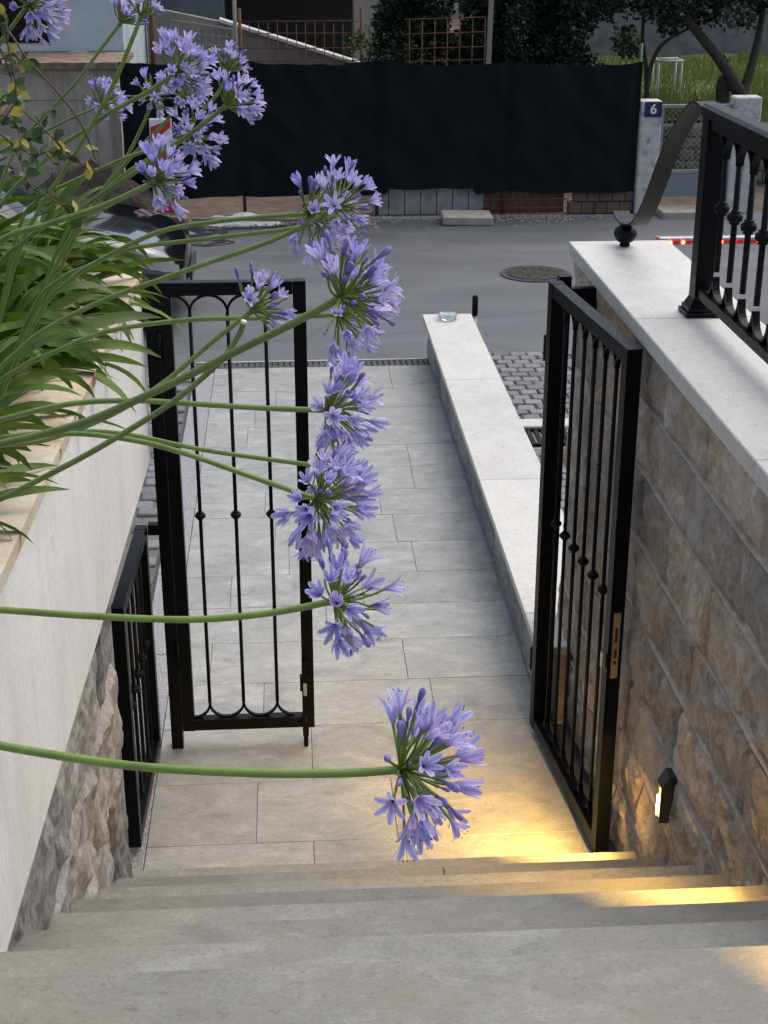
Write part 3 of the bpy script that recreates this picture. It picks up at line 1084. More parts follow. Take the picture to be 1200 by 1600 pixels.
def bud_mesh(seed, length, rad):
    r = random.Random(seed)
    m = MB()
    prof = [(0, .25), (.18, .42), (.4, .62), (.62, .95), (.8, 1.0), (.93, .7), (1.0, .12)]
    vs, fs, at = [], [], []
    S = 9
    bend = r.uniform(-.12, .12)
    for t, q in prof:
        for k in range(S):
            a = 2 * PI * k / S
            rr_ = rad * q * (1 + .10 * (1 if k % 3 == 0 else -.4))
            vs.append((rr_ * math.cos(a) + bend * length * t * t, rr_ * math.sin(a), length * t))
            at.append((.05 if k % 3 == 0 else .42) + (.45 * (1 - t / .5) if t < .5 else 0))
    for i in range(len(prof) - 1):
        for k in range(S):
            fs.append((i * S + k, i * S + (k + 1) % S, (i + 1) * S + (k + 1) % S, (i + 1) * S + k))
    fs.append(tuple((len(prof) - 1) * S + k for k in range(S)))
    m.add(vs, fs, 0, True, at)
    return m.mesh('bud', M_BUD)


OPEN = [floret_mesh(1, .72, .043), floret_mesh(2, .45, .045), floret_mesh(3, 1.0, .041), floret_mesh(4, .28, .046), floret_mesh(5, .58, .042), floret_mesh(6, .85, .039)]
BUDS = [bud_mesh(1, .034, .0055), bud_mesh(2, .028, .0045), bud_mesh(3, .040, .0066), bud_mesh(4, .022, .0036)]


M_WILT = petal('wilted_petal', (.34, .26, .36), (.42, .34, .42), (.22, .16, .16))
WILT = []
for i_, (l_, r_) in enumerate(((.024, .0030), (.030, .0026))):
    w_ = bud_mesh(20 + i_, l_, r_); w_.materials.clear(); w_.materials.append(M_WILT); WILT.append(w_)


def ped_mesh(bend):
    pts = [Vector((bend * math.sin(PI * t) * 1.0, 0, t)) for t in (0, .25, .5, .75, 1)]
    return MB().tube(pts, [.0017, .0014, .0013, .0013, .0016], 5, False).mesh('pedicel', M_PED)


def make_peds():
    out = []
    for b in (0, .06, -.06, .1):
        m = MB()
        # unit length along z; radii are true because only z is scaled
        pts = [Vector((b * .05 * math.sin(PI * t), 0, t)) for t in (0, .25, .5, .75, 1)]
        vs, fs = [], []
        for i, p in enumerate(pts):
            for k in range(5):
                a = 2 * PI * k / 5
                rr_ = (.0019, .0015, .0014, .0014, .0019)[i]
                vs.append((p.x + rr_ * math.cos(a), rr_ * math.sin(a), p.z))
        for i in range(4):
            for k in range(5): fs.append((i * 5 + k, i * 5 + (k + 1) % 5, i * 5 + 5 + (k + 1) % 5, i * 5 + 5 + k))
        out.append(m.add(vs, fs, 0, True).mesh('pedicel', M_PED))
    return out


PEDS = make_peds()


SHR = .86


def stalk(label, pts, r0, r1, base=None, R=.095, n=40, openf=.6, seed=0, mat=None, spread=1.75, head=True, tilt=(0, 0, 0), cut=False):
    """pts: (px,py,depth) survey points from the leaf side to the flower; base: world point in the soil"""
    rg = random.Random(seed)
    R = R * SHR
    openf *= .88; n = int(n * 1.15)
    P = [atd(*p) for p in pts]
    if base is not None:
        d0 = (P[0] - P[1]).normalized()
        b = Vector((min(P[0].x + d0.x * .30 - .06, -.74), P[0].y + d0.y * .30 + rg.uniform(.0, .05), 1.70))
        mid = P[0] + d0 * .10
        mid = mid.lerp(P[0].lerp(b, .4), .35)
        P = [b, mid] + P
    S = spline(P, 7)
    nS = len(S)
    root = empty('agapanthus_stalk', S[0], label, 'flower', 'agapanthus stalks over the planter' if head else None)
    rad = [r0 + (r1 - r0) * i / (nS - 1) for i in range(nS)]
    MB().tube(S, rad, 10).build('stem', mat or M_STEM, root)
    tan = (S[-1] - S[-3]).normalized()
    if not head:
        if cut: MB().tube([S[-1], S[-1] + tan * .004], r1 * 1.02, 10).build('cut_end', simple('cut_pith', (.6, .55, .42), .7), root)
        return root
    ax = (tan + Vector(tilt)).normalized()
    MB().lathe([(r1, -.004), (r1 * 1.35, .001), (r1 * 1.3, .006), (r1 * .5, .009)], (0, 0, 0), 10).build('umbel_base', M_PED, root)
    hub = root.children[-1]
    hub.matrix_parent_inverse = Matrix.Identity(4)
    hub.matrix_basis = Matrix.Translation(S[-1] - S[0]) @ ax.to_track_quat('Z', 'Y').to_matrix().to_4x4()
    Q = ax.to_track_quat('Z', 'Y')
    ga = PI * (3 - math.sqrt(5))
    c0 = S[-1] + ax * .004 - S[0]
    for i in range(n):
        th = spread * .86 * math.sqrt((i + .5) / n) * rg.uniform(.9, 1.08)
        ph = i * ga + rg.uniform(-.25, .25)
        d = Q @ Vector((math.sin(th) * math.cos(ph), math.sin(th) * math.sin(ph), math.cos(th)))
        isopen = rg.random() < openf
        if isopen:
            L = rg.uniform(.52, .82) * R
            me = rg.choice(OPEN)
        else:
            L = rg.uniform(.40, .78) * R
            me = rg.choice(BUDS) if rg.random() < .9 else rg.choice(WILT)
        # flowers nod a little and turn towards the light
        up = Vector((0, 0, rg.uniform(-.35, .45)))
        fd = (d + up * .55 + Vector((rg.uniform(-.2, .2), rg.uniform(-.2, .2), rg.uniform(-.2, .2)))).normalized()
        o = bpy.data.objects.new('floret' if isopen else 'bud', me); COL.objects.link(o); o.parent = root
        qf = fd.to_track_quat('Z', 'Y') @ Quaternion((0, 0, 1), rg.uniform(0, 6.28))
        s = rg.uniform(.60, .86) * R / .095
        Mo = Matrix.Translation(c0 + d * L) @ qf.to_matrix().to_4x4() @ Matrix.Scale(s, 4)
        o.matrix_basis = Mo
        p = bpy.data.objects.new('pedicel', rg.choice(PEDS)); COL.objects.link(p); p.parent = o
        qp = d.to_track_quat('Z', 'Y') @ Quaternion((0, 0, 1), rg.uniform(0, 6.28))
        Mp = Matrix.Translation(c0) @ qp.to_matrix().to_4x4() @ Matrix.Diagonal((1, 1, L + .001, 1))
        p.matrix_parent_inverse = Matrix.Identity(4)
        p.matrix_basis = Mo.inverted() @ Mp
    return root


C1, C2, C3, C4 = Vector((-.98, 3.95, 1.74)), Vector((-.93, 3.15, 1.74)), Vector((-.92, 2.35, 1.74)), Vector((-1.0, 1.35, 1.74))


def jit(c, i):
    r = random.Random(i * 13 + 1)
    return c + Vector((r.uniform(-.08, .08), r.uniform(-.12, .12), -.02))


stalk('lowest agapanthus stalk, its violet head hanging alone over the lamplit paving', [(-70, 1146, 1.62), (0, 1165, 1.58), (200, 1196, 1.52), (400, 1208, 1.48), (540, 1208, 1.46), (620, 1203, 1.45)], .0052, .0042, (-.93, 1.25, 1.72), .098, 52, .62, 1, spread=1.85)
stalk("agapanthus stalk second from the bottom, violet head at the gate leaf's edge", [(-80, 948, 2.0), (0, 953, 1.98), (150, 963, 1.93), (300, 968, 1.9), (420, 958, 1.88), (517, 940, 1.86)], .0052, .0045, (-.98, 1.75, 1.72), .098, 42, .55, 2, spread=1.9)
stalk('agapanthus stalk with a full open violet head, third from the bottom', [(-60, 712, 2.35), (0, 692, 2.3), (60, 681, 2.25), (130, 678, 2.2), (220, 690, 2.15), (300, 712, 2.1), (400, 747, 2.08), (490, 778, 2.05)], .0045, .0040, jit(C3, 3), .098, 52, .8, 3, spread=1.9)
stalk('agapanthus stalk whose violet head is mostly hidden behind the third head from the bottom', [(-60, 700, 2.7), (0, 684, 2.65), (90, 675, 2.6), (187, 677, 2.55), (308, 701, 2.5), (400, 715, 2.48), (492, 727, 2.45)], .0045, .0040, jit(C3, 4), .090, 36, .8, 4)
stalk('nearly level agapanthus stalk with violet head halfway down the row', [(-60, 672, 2.4), (0, 656, 2.36), (104, 632, 2.3), (208, 626, 2.25), (333, 633, 2.2), (420, 638, 2.17), (508, 641, 2.15)], .0046, .0042, jit(C3, 5), .095, 46, .75, 5)
stalk('thickest agapanthus stalk, slanting up to a violet head full of closed buds', [(-60, 706, 1.9), (0, 694, 1.87), (125, 662, 1.82), (250, 608, 1.78), (375, 546, 1.74), (460, 504, 1.72), (527, 468, 1.7)],   .0052, .0047, (-.95, 2.2, 1.72), .088, 46, .3, 6, M_STEM2, spread=1.6)
stalk('level agapanthus stalk crossing behind the gate top to a small violet head', [(33, 574, 2.65), (83, 551, 2.6), (167, 518, 2.55), (292, 500, 2.45), (400, 497, 2.4), (525, 492, 2.35)], .0046, .0040, jit(C2, 7), .090, 34, .7, 7, tilt=(0, 0, -.35))
stalk('short agapanthus stalk with half-open violet head in front of the closed gate top rail', [(-40, 700, 2.45), (60, 690, 2.4), (160, 655, 2.35), (250, 602, 2.3), (333, 533, 2.27), (391, 488, 2.25)], .0045, .0038, jit(C3, 8), .082, 30, .4, 8, spread=1.5)
stalk('broken agapanthus stalk with a pale cut end and no flower', [(-60, 808, 2.2), (0, 780, 2.17), (60, 750, 2.15), (154, 700, 2.12), (267, 630, 2.1), (342, 566, 2.08), (372, 525, 2.07), (380, 505, 2.06)], .0046, .0042, jit(C3, 9), head=False, mat=M_STEM2, cut=True)
stalk('agapanthus stalk with the left-hand violet head of the pair over the street', [(104, 442, 2.8), (167, 401, 2.7), (250, 362, 2.6), (333, 347, 2.52), (400, 340, 2.46), (478, 334, 2.4)], .0046, .0040, jit(C2, 10), .088, 32, .6, 10)
stalk('agapanthus stalk bowing up to the right-hand violet head of the pair over the street', [(33, 545, 2.65), (83, 508, 2.6), (167, 467, 2.55), (250, 437, 2.5), (333, 408, 2.45), (417, 379, 2.4), (480, 350, 2.37), (523, 325, 2.35)], .0048, .0040, jit(C2, 11), .086, 36, .55, 11)
stalk('agapanthus stalk between two others, its violet head low behind the pair over the street', [(90, 440, 3.0), (146, 412, 2.9), (208, 388, 2.8), (333, 372, 2.7), (420, 362, 2.6), (497, 350, 2.55)], .0048, .0040, jit(C2, 12), .085, 26, .7, 12, tilt=(0, 0, -.4))
# upper left group
stalk('agapanthus stalk with violet head lowest of the group before the red and white board', [(0, 378, 2.5), (70, 352, 2.45), (141, 329, 2.4), (184, 312, 2.36), (236, 287, 2.32)], .0052, .0046, jit(C2, 13) + Vector((-.1, 0, 0)), 0.080, 40, .55, 13, spread=1.5)
stalk('agapanthus stalk with pale violet head just left of the red and white board top', [(60, 312, 3.1), (108, 286, 3.0), (152, 266, 2.95), (206, 243, 2.9), (265, 226, 2.85), (297, 214, 2.8)], .0040, .0035, jit(C1, 14), 0.080, 38, .75, 14)
stalk('agapanthus stalk with the violet head farthest right in the upper group', [(40, 375, 2.8), (118, 330, 2.75), (180, 290, 2.7), (265, 232, 2.65), (305, 203, 2.62), (350, 168, 2.6)], .0048, .0042, jit(C2, 15), 0.077, 34, .45, 15, M_STEM2, spread=1.35)
stalk('agapanthus stalk with small budding head above the head farthest right in the upper group', [(147, 320, 2.95), (190, 276, 2.9), (240, 243, 2.87), (285, 207, 2.85), (338, 149, 2.8), (354, 116, 2.78)], .0042, .0036, jit(C2, 16), 0.066, 22, .35, 16, spread=1.3)
stalk('agapanthus stalk with the biggest violet head of the upper group', [(6, 314, 2.9), (54, 266, 2.85), (97, 226, 2.8), (132, 204, 2.76), (175, 174, 2.72), (232, 143, 2.68), (272, 116, 2.65)], .0046, .0042, jit(C1, 17), 0.082, 50, .75, 17)
stalk('agapanthus stalk with violet head tucked under the biggest head of the upper group', [(141, 327, 3.2), (169, 288, 3.1), (203, 248, 3.05), (232, 217, 3.0), (260, 189, 2.98), (283, 152, 2.95)], .0042, .0038, jit(C1, 18), 0.071, 30, .8, 18)
stalk('agapanthus stalk with small violet head left of the biggest head of the upper group', [(120, 345, 3.25), (141, 325, 3.2), (175, 276, 3.15), (198, 245, 3.1), (226, 189, 3.05), (238, 155, 3.0)], .0042, .0036, jit(C1, 19), 0.067, 28, .6, 19)
stalk('thin agapanthus stalk with loose violet head before the stained concrete wall', [(20, 225, 3.8), (72, 204, 3.75), (108, 186, 3.7), (157, 166, 3.65)], .0040, .0034, jit(C1, 20) + Vector((0, .4, 0)), 0.080, 30, .85, 20, tilt=(0, 0, .3))
stalk('agapanthus stalk reaching the top edge with a violet head of upright buds', [(40, 215, 3.3), (82, 169, 3.25), (121, 126, 3.2), (152, 84, 3.17), (187, 38, 3.15)], .0040, .0036, jit(C1, 21), 0.071, 34, .35, 21, spread=1.2)
stalk('agapanthus stalk reaching the top edge with a small half-open head, right of the upright buds', [(60, 330, 2.85), (98, 271, 2.8), (121, 234, 2.76), (152, 180, 2.72), (178, 130, 2.7), (195, 91, 2.68), (219, 30, 2.66)], .0046, .0040, jit(C1, 22), 0.062, 24, .4, 22, spread=1.3)
stalk('agapanthus stalk with violet head in the top left corner before the dark opening', [(-40, 130, 2.9), (0, 68, 2.85), (14, 48, 2.83), (42, 10, 2.8)], .0044, .0040, jit(C1, 23) + Vector((-.15, 0, 0)), .084, 40, .85, 23, tilt=(.2, 0, -.5), spread=1.95)


# ---- strap leaves
def strap_leaf(root, base, az, elev, L, W, droop, rg, twist=0.0):
    N = 13
    p = Vector(base); v = Vector((math.cos(az) * math.cos(elev), math.sin(az) * math.cos(elev), math.sin(elev)))
    side = Vector((-math.sin(az), math.cos(az), 0))
    vs, fs = [], []
    st = L / N
    el = elev
    for i in range(N + 1):
        t = i / N
        w = W * min(1, .45 + 1.6 * t) * (1 if t < .62 else max(.02, math.cos((t - .62) / .38 * PI / 2)) ** .8)
        up = side.cross(v).normalized() * -1
        up = v.cross(side).normalized() * -1 if False else side.cross(v).normalized()
        tw = twist * t
        s2 = side * math.cos(tw) + up * math.sin(tw)
        u2 = s2.cross(v).normalized()
        fold = .22 * (1 - .6 * t)
        for q, f in ((-1, 1), (-.5, .35), (0, 0), (.5, .35), (1, 1)):
            # gutter fold: edges higher than the mid-rib
            vs.append(p + s2 * (q * w / 2) - u2 * (-f * fold * w * .5) * (1 if u2.z > 0 else -1))
        el = el - droop * (.35 + 1.3 * t) / N
        v = Vector((math.cos(az) * math.cos(el), math.sin(az) * math.cos(el), math.sin(el)))
        p = p + v * st
    for i in range(N):
        for q in range(4):
            a = i * 5 + q
            fs.append((a, a + 1, a + 6, a + 5))
    return MB().add(vs, fs, 0, True).build('leaf', M_STRAP, root)


def clump(label, c, n, seed, azr=(-1.9, 1.6), Lr=(.42, .68), elr=(.35, 1.45)):
    rg = random.Random(seed)
    c = Vector(c)
    root = empty('agapanthus_clump', c, label, 'plant', 'leaf clumps of the planter')
    for i in range(n):
        az = rg.uniform(*azr)
        el = rg.uniform(*elr)
        b = c + Vector((math.cos(az) * rg.uniform(.0, .08) - .02, math.sin(az) * rg.uniform(.0, .16), rg.uniform(-.02, .01)))
        strap_leaf(root, b, az, el, rg.uniform(*Lr), rg.uniform(.026, .040), rg.uniform(.7, 1.9) * (.7 + .5 * el), rg, rg.choice((-1, 1)) * rg.uniform(.2, 1.3))
    return root


clump('clump of strap-like agapanthus leaves at the far end of the planter', (-.82, 4.38, 1.74), 104, 101, (-2.5, 1.2), (.36, .54), (.45, 1.5))
clump('clump of strap-like agapanthus leaves in the middle of the planter, tips over the coping', (-.80, 3.78, 1.74), 84, 102, (-2.2, 1.5), (.30, .46))
clump('clump of strap-like agapanthus leaves drooping onto the stained coping, near the frame edge', (-.82, 3.22, 1.74), 58, 103, (-2.0, 1.5), (.30, .44))
clump('nearest clump of strap-like agapanthus leaves, hanging low over the cream wall', (-.82, 2.66, 1.74), 30, 105, (-1.6, 1.3), (.30, .42))
clump('erect clump of strap-like agapanthus leaves at the left edge, behind the drooping ones', (-1.08, 3.55, 1.74), 70, 106, (-2.6, 1.6), (.40, .58), (.7, 1.5))
clump('tall clump of strap-like agapanthus leaves behind the others, at the planter\'s outer side', (-1.12, 4.15, 1.74), 100, 104, (-2.6, 1.8), (.50, .74), (.75, 1.5))

# ---- climbing vine, upper left
vr = empty('climbing_vine', atd(-90, 420, 2.6), 'thin brown climbing vine with small yellow-edged leaves at the left edge', 'vine')


def vine_leaf(parent, p, d, s, rg):
    d = d.normalized()
    sd_ = d.cross(Vector((rg.uniform(-1, 1), rg.uniform(-1, 1), rg.uniform(.2, 1)))).normalized()
    up = sd_.cross(d)
    vs = []
    for t, w in ((0, .02), (.2, .26), (.45, .36), (.7, .26), (.9, .1), (1, .0)):
        for q in (-1, 0, 1):
            vs.append(p + d * (s * t) + sd_ * (q * w * s) + up * (s * (.10 * abs(q) * w * 2 - .22 * t * t)))
    fs = []
    for i in range(5):
        for q in (0, 1): fs.append((i * 3 + q, i * 3 + q + 1, i * 3 + q + 4, i * 3 + q + 3))
    MB().add(vs, fs, 0, True).build('leaf', M_VINE, parent)


rv = random.Random(77)
VPATHS = [[(-60, 240), (-10, 200), (25, 150), (10, 50), (45, 95), (95, 150), (130, 200), (149, 250)],
          [(-60, 60), (-5, 70), (20, 130), (40, 175), (62, 195), (85, 218), (105, 240), (135, 262), (150, 266)],
          [(-60, 190), (0, 180), (25, 195), (35, 230), (52, 243), (70, 238), (90, 232)],
          [(-60, 215), (0, 210), (30, 245), (45, 285), (70, 305), (105, 325), (130, 340)],
          [(-60, 130), (-5, 145), (15, 160), (28, 150), (22, 130)],
          [(-60, 20), (-10, 40), (5, 20), (12, 50)],
          [(-60, 280), (-20, 262), (10, 245), (40, 225), (60, 205), (78, 175), (83, 168)],
          [(-60, 110), (-10, 100), (15, 85), (35, 95), (45, 92)]]
for i, vp in enumerate(VPATHS):
    dd = 2.35 + .07 * i
    S = spline([atd(x, y, dd + .03 * math.sin(k)) for k, (x, y) in enumerate(vp)], 5)
    MB().tube(S, [.0016] * (len(S) - 3) + [.0012, .001, .0008], 5).build('stem', M_TWIG, vr)
    for k in range(3, len(S), 2):
        if rv.random() < (.85 if i else .22):
            for _ in range(rv.choice((1, 2, 2, 3))):
                vine_leaf(vr, S[k], Vector((rv.uniform(-1, 1), rv.uniform(-.8, .8), rv.uniform(-1, .7))), rv.uniform(.016, .030), rv)

# ================================================================ street side: tarp, debris, garden
def tarp_mesh():
    n, mz = 170, 26
    vs, fs = [], []
    for j in range(mz + 1):
        for i in range(n + 1):
            u, v = i / n, j / mz
            x = -1.62 + 5.16 * u
            top = 1.515 - .05 * u - .045 * abs(math.sin((x + .45) / 1.33 * PI)) ** .7 - .01 * abs(math.sin(x * 9)) + .01 * noise.noise(Vector((x * 3, 0, 0)))
            bot = (.17 if x > -.45 else .17) + .03 * noise.noise(Vector((x * 2, 5, 0))) + (.06 if 1.0 < x < 1.9 else 0)
            z = bot + (top - bot) * v
            yv = 15.0 + .05 * noise.noise(Vector((x * 1.6, z * .7, 2))) + .03 * noise.noise(Vector((x * 4 + z * 3, z * 2.2, 4))) + .012 * noise.noise(Vector((x * 11 - z * 5, z * 4, 9)))
            for xp in (-1.58, -.45, .9, 2.2, 3.5): yv += .035 * math.exp(-((x - xp) / .05) ** 2)
            if x < -.5: yv += -.10 * math.sin((x + 1.62) / 1.12 * PI) * (1 - .6 * v)
            yv += .02 * math.exp(-((x + .48) / .05) ** 2)
            vs.append((x, yv, z))
    for j in range(mz):
        for i in range(n):
            a = j * (n + 1) + i
            fs.append((a, a + 1, a + n + 2, a + n + 1))
    N = len(vs)
    vs += [(x, y + .004, z) for x, y, z in vs]
    fs += [tuple(N + i for i in f[::-1]) for f in fs]
    return vs, fs


def tarp_mat():
    t = NT('black_shade_net')
    v = t.pos()
    f = t.noise(t.pos((1, 1, .35)), 3, 5, .6)
    c = t.ramp(f, [(.3, (.0040, .0068, .0080)), (.7, (.0085, .0125, .0138))])
    t.col(c); t.rough(.8)
    t.b.inputs['Specular IOR Level'].default_value = .12
    w = t.noise(v, 120, 2)
    t.bump(w, .25, .003)
    return t.mat


M_TARP = tarp_mat()
tf = empty('tarp_fence', (.9, 15.0, -.05), 'long black shade net stretched along a site fence across the street', 'fence')
vs, fs = tarp_mesh()
MB().add(vs, fs, 0, True).build('net', M_TARP, tf)
for x in (-1.58, -.45, .9, 2.2, 3.5):
    MB().tube([(x, 15.15, -.06), (x, 15.15, 1.40)], .018, 8).build('post', simple('rusty_post', (.09, .06, .045), .8), tf)
MB().box(-1.6, 3.5, 15.125, 15.14, 1.36, 1.38).build('top_wire', M_GROUT, tf)

M_RUST = simple('rust', (.14, .062, .03), .85, .2, .35, 40)
M_WHITEB = simple('white_block', (.50, .50, .49), .8, 0, .12, 12, .2, 60)
M_BRICKB = simple('brick_base', (.13, .085, .065), .9, 0, .3, 10, .4, 50)


def atg(px, py, z=-.05):
    r = ray(px, py)
    return EYE + r * ((z - CAM_Z) / r.z)


M_DULLB = simple('dull_block', (.30, .305, .30), .85, 0, .25, 8, .3, 50)
# white blocks under the net
bw = empty('block_row', (1.2, 15.12, -.05), 'row of white blocks showing under the hem of the black net', 'wall')
for k in range(7):
    MB().box(.86 + k * .165, .86 + k * .165 + .158, 15.15, 15.30, -.06, .22 + .01 * (k % 2), .004).build('block', M_DULLB, bw)
# rusty mesh under the net
ms = empty('rebar_mesh', (2.2, 15.1, -.05), 'rusty wire mesh under the hem of the black net', 'mesh')
for k in range(12):
    MB().tube([(2.0 + k * .075, 15.115, -.05), (2.0 + k * .075, 15.115, .24)], .005, 5).build('wire', M_RUST, ms)
for z in (.0, .09, .18):
    MB().tube([(1.98, 15.108, z), (2.86, 15.108, z)], .005, 5).build('wire', M_RUST, ms)
MB().box(2.0, 2.84, 15.2, 15.3, -.06, .2).build('backing', M_BRICKB, ms)
bb_ = empty('brick_base', (3.2, 15.1, -.05), 'low brown brick base under the right end of the black net', 'wall')
for r_ in range(2):
    for k in range(5):
        x = 2.88 + k * .132 + r_ * .05
        MB().box(x, x + .126, 15.06, 15.2, -.055 + r_ * .125, .06 + r_ * .125, .004).build('brick', M_BRICKB, bb_)
# concrete slab on the verge
M_SLAB = simple('pale_concrete', (.30, .27, .23), .85, 0, .2, 8, .3, 40)
sb = MB().box(-.25, .25, -.18, .18, -.045, .045, .012).build('concrete_slab', M_SLAB)
sb.location = (1.77, 14.66, -.004); sb.rotation_euler = (.0, .02, -.03)
tag(sb, 'pale concrete slab lying on the verge below the black net', 'slab')

# verge of rubble
m = MB()
rg = random.Random(55)
for k in range(900):
    x = rg.uniform(-3.2, 3.6); yv = 14.98 - abs(rg.gauss(0, .16)) - (.25 if x < .9 else .08) * rg.random()
    s = rg.uniform(.008, .035) * (1.3 if x < 1 else .8)
    vs = [(x + s * math.cos(a) * rg.uniform(.6, 1.3), yv + s * math.sin(a) * rg.uniform(.6, 1.3), -.052) for a in (0, 1.3, 2.6, 3.9, 5.1)]
    vs.append((x, yv, -.05 + s * rg.uniform(.3, .9)))
    m.add(vs, [(i, (i + 1) % 5, 5) for i in range(5)])
tag(m.build('rubble', simple('rubble_grey', (.20, .165, .135), .95, 0, .4, 30)), 'loose rubble and gravel along the foot of the fence', 'rubble', kind='stuff')

# white crumpled sheet and dark plastic heap left
def heap(name, label, cat, c, rx, ry, h, mat, seed, rough=1.0):
    vs, fs = [], []
    n = 22
    for j in range(n + 1):
        for i in range(n + 1):
            u, v = i / n * 2 - 1, j / n * 2 - 1
            d = max(abs(u), abs(v)); q = math.sqrt(u * u + v * v)
            z = h * max(0, 1 - q ** 2) * (1 + .6 * noise.noise(Vector((u * 2.5 + seed, v * 2.5, 0)))) + rough * .05 * h * 5 * abs(noise.noise(Vector((u * 6, v * 6, seed)))) * (1 if q < 1 else .2)
            x = c[0] + rx * u * (1 + .2 * noise.noise(Vector((v * 2, seed, 1)))); yv = c[1] + ry * v * (1 + .2 * noise.noise(Vector((u * 2, seed, 3))))
            vs.append((x, yv, c[2] + z))
    for j in range(n):
        for i in range(n):
            a = j * (n + 1) + i
            fs.append((a, a + 1, a + n + 2, a + n + 1))
    return tag(MB().add(vs, fs, 0, False).build(name, mat), label, cat)


M_BLKPL = simple('black_plastic', (.022, .024, .028), .35, 0, .3, 10)
M_WHTPL = simple('white_sheet', (.62, .62, .60), .6, 0, .1, 10)
heap('plastic_sheet', 'crumpled black plastic sheet on the verge behind the parked car', 'sheet', (-1.35, 14.2, -.051), .75, .45, .10, M_BLKPL, 3, 1.6)
heap('white_sheet', 'crumpled white sheet on the ground under the net\'s left corner', 'sheet', (-.50, 14.74, -.051), .42, .12, .085, M_WHTPL, 5, 1.2)
heap('earth_heap', 'heap of brown earth and twigs before the stained concrete wall', 'earth heap', (-2.0, 14.75, -.051), .95, .3, .42, simple('brown_earth', (.085, .062, .05), .95, 0, .4, 25, .8, 60), 9, 2.0)
for a, b, lab in (((-.95, 14.45, .06), (.25, 14.60, .01), 'weathered plank lying on the verge under the net'), ((-2.1, 14.30, .22), (-1.1, 14.42, .08), 'tilted plank lying on the earth heap')):
    tag(MB().bar(a, b, .09, .022).build('plank', simple('grey_plank', (.17, .135, .10), .85, 0, .25, 12)), lab, 'plank')

# delineator board
db = empty('delineator_board', (-1.2, 14.35, -.05), 'red and white striped warning board standing before the black net', 'sign')
M_WHITE = simple('white_plastic', (.66, .66, .66), .45, 0, .06, 10)
M_RED = simple('red_film', (.50, .02, .025), .4, 0, .1, 10)
MB().box(-1.30, -1.09, 14.36, 14.385, .13, 1.03, .008).build('board', M_WHITE, db)
for k in range(3):
    z = .20 + k * .30
    poly = [(-1.292, z), (-1.098, z + .15), (-1.098, z + .30), (-1.292, z + .15)]
    poly = [(x, min(1.02, zz)) for x, zz in poly]
    if k == 0:
        poly = [(-1.292, .14), (-1.098, .14), (-1.098, .30), (-1.292, .14 + .01)]
    vs = [(x, 14.3585, zz) for x, zz in poly] + [(x, 14.3595, zz) for x, zz in poly]
    MB().add(vs, [(0, 1, 2, 3), (7, 6, 5, 4), (0, 4, 5, 1), (1, 5, 6, 2), (2, 6, 7, 3), (3, 7, 4, 0)]).build('red_stripe', M_RED, db)
MB().box(-1.36, -1.03, 14.20, 14.54, -.05, .03, .01).build('foot', M_BLKPL, db)
MB().box(-1.225, -1.165, 14.387, 14.42, .03, 1.11).build('stake', M_WHITE, db)
MB().lathe([(.03, 0), (.032, .04), (.02, .07)], (-1.195, 14.40, 1.11), 12).build('cap', M_SLAB, db)

# ---- stained concrete wall and house on the left
def stained_conc():
    t = NT('stained_concrete')
    v = t.pos()
    f = t.noise(v, 2.5, 7, .65, .6)
    c = t.ramp(f, [(.3, (.28, .24, .195)), (.55, (.40, .355, .30)), (.75, (.48, .44, .385))])
    s = t.noise(t.pos((9, 9, .6)), 1.6, 4, .6)
    c = t.mix(t.ramp(s, [(.5, (0, 0, 0)), (.68, (.65, .65, .65))]), c, (.22, .135, .08))
    f3 = t.noise(v, 60, 4)
    c = t.mix(.3, c, t.ramp(f3, [(.3, (.6, .6, .6)), (.6, (1, 1, 1))]), 'MULTIPLY')
    t.col(c); t.rough(.9); t.bump(t.noise(v, 25, 6, .7), .5, .012)
    return t.mat


M_SCONC = stained_conc()
cw = empty('concrete_wall', (-3.4, 15.3, -.05), 'low stained concrete retaining wall left of the black net', 'wall')
MB().box(-6.5, -1.66, 15.25, 15.6, -.06, .62).build('lower_lift', M_SCONC, cw)
MB().box(-6.5, -1.66, 15.257, 15.6, .622, 1.10).build('middle_lift', M_SCONC, cw)
MB().box(-6.5, -1.66, 15.25, 15.6, 1.102, 1.40).build('upper_lift', M_SCONC, cw)
MB().box(-6.5, -1.60, 15.20, 16.35, 1.402, 1.46).build('ledge', simple('crumbled_ledge', (.20, .14, .10), .95, 0, .5, 12, .9, 30), cw)

hs = empty('unfinished_house', (-2.6, 16.4, 1.46), 'unfinished pale blue-grey house with a dark opening above the concrete wall', 'house')
M_BLUEW = simple('blue_grey_render', (.42, .48, .51), .85, 0, .14, 3, .3, 40)
P = lambda px, Y: atY(px, 50, Y).x
xa, xb_ = P(78, 16.4), P(192, 16.4)
MB().box(xa, xb_, 16.4, 16.9, 1.462, 5).build('pier', M_BLUEW, hs)
MB().box(-9, xa - 1.45, 16.4, 16.9, 1.462, 5).build('pier', M_BLUEW, hs)
MB().box(xa - 1.448, xa - .002, 16.42, 16.9, 3.0, 5).build('lintel', M_BLUEW, hs)
MB().box(xa - 1.448, xa - .002, 17.6, 17.7, 1.0, 5).build('inner_wall', simple('dark_red_wall', (.05, .022, .016), .9), hs)
MB().box(xa - 1.448, xa - .002, 16.4, 16.75, 1.462, 1.52).build('sill', M_WHITEB, hs)
MB().box(-9, xb_, 16.9, 22, 3.4, 3.6).build('roof_slab', M_CONC, hs)
MB().box(xb_ - .02, xb_, 16.902, 22, .5, 3.398).build('side_wall', M_BLUEW, hs)

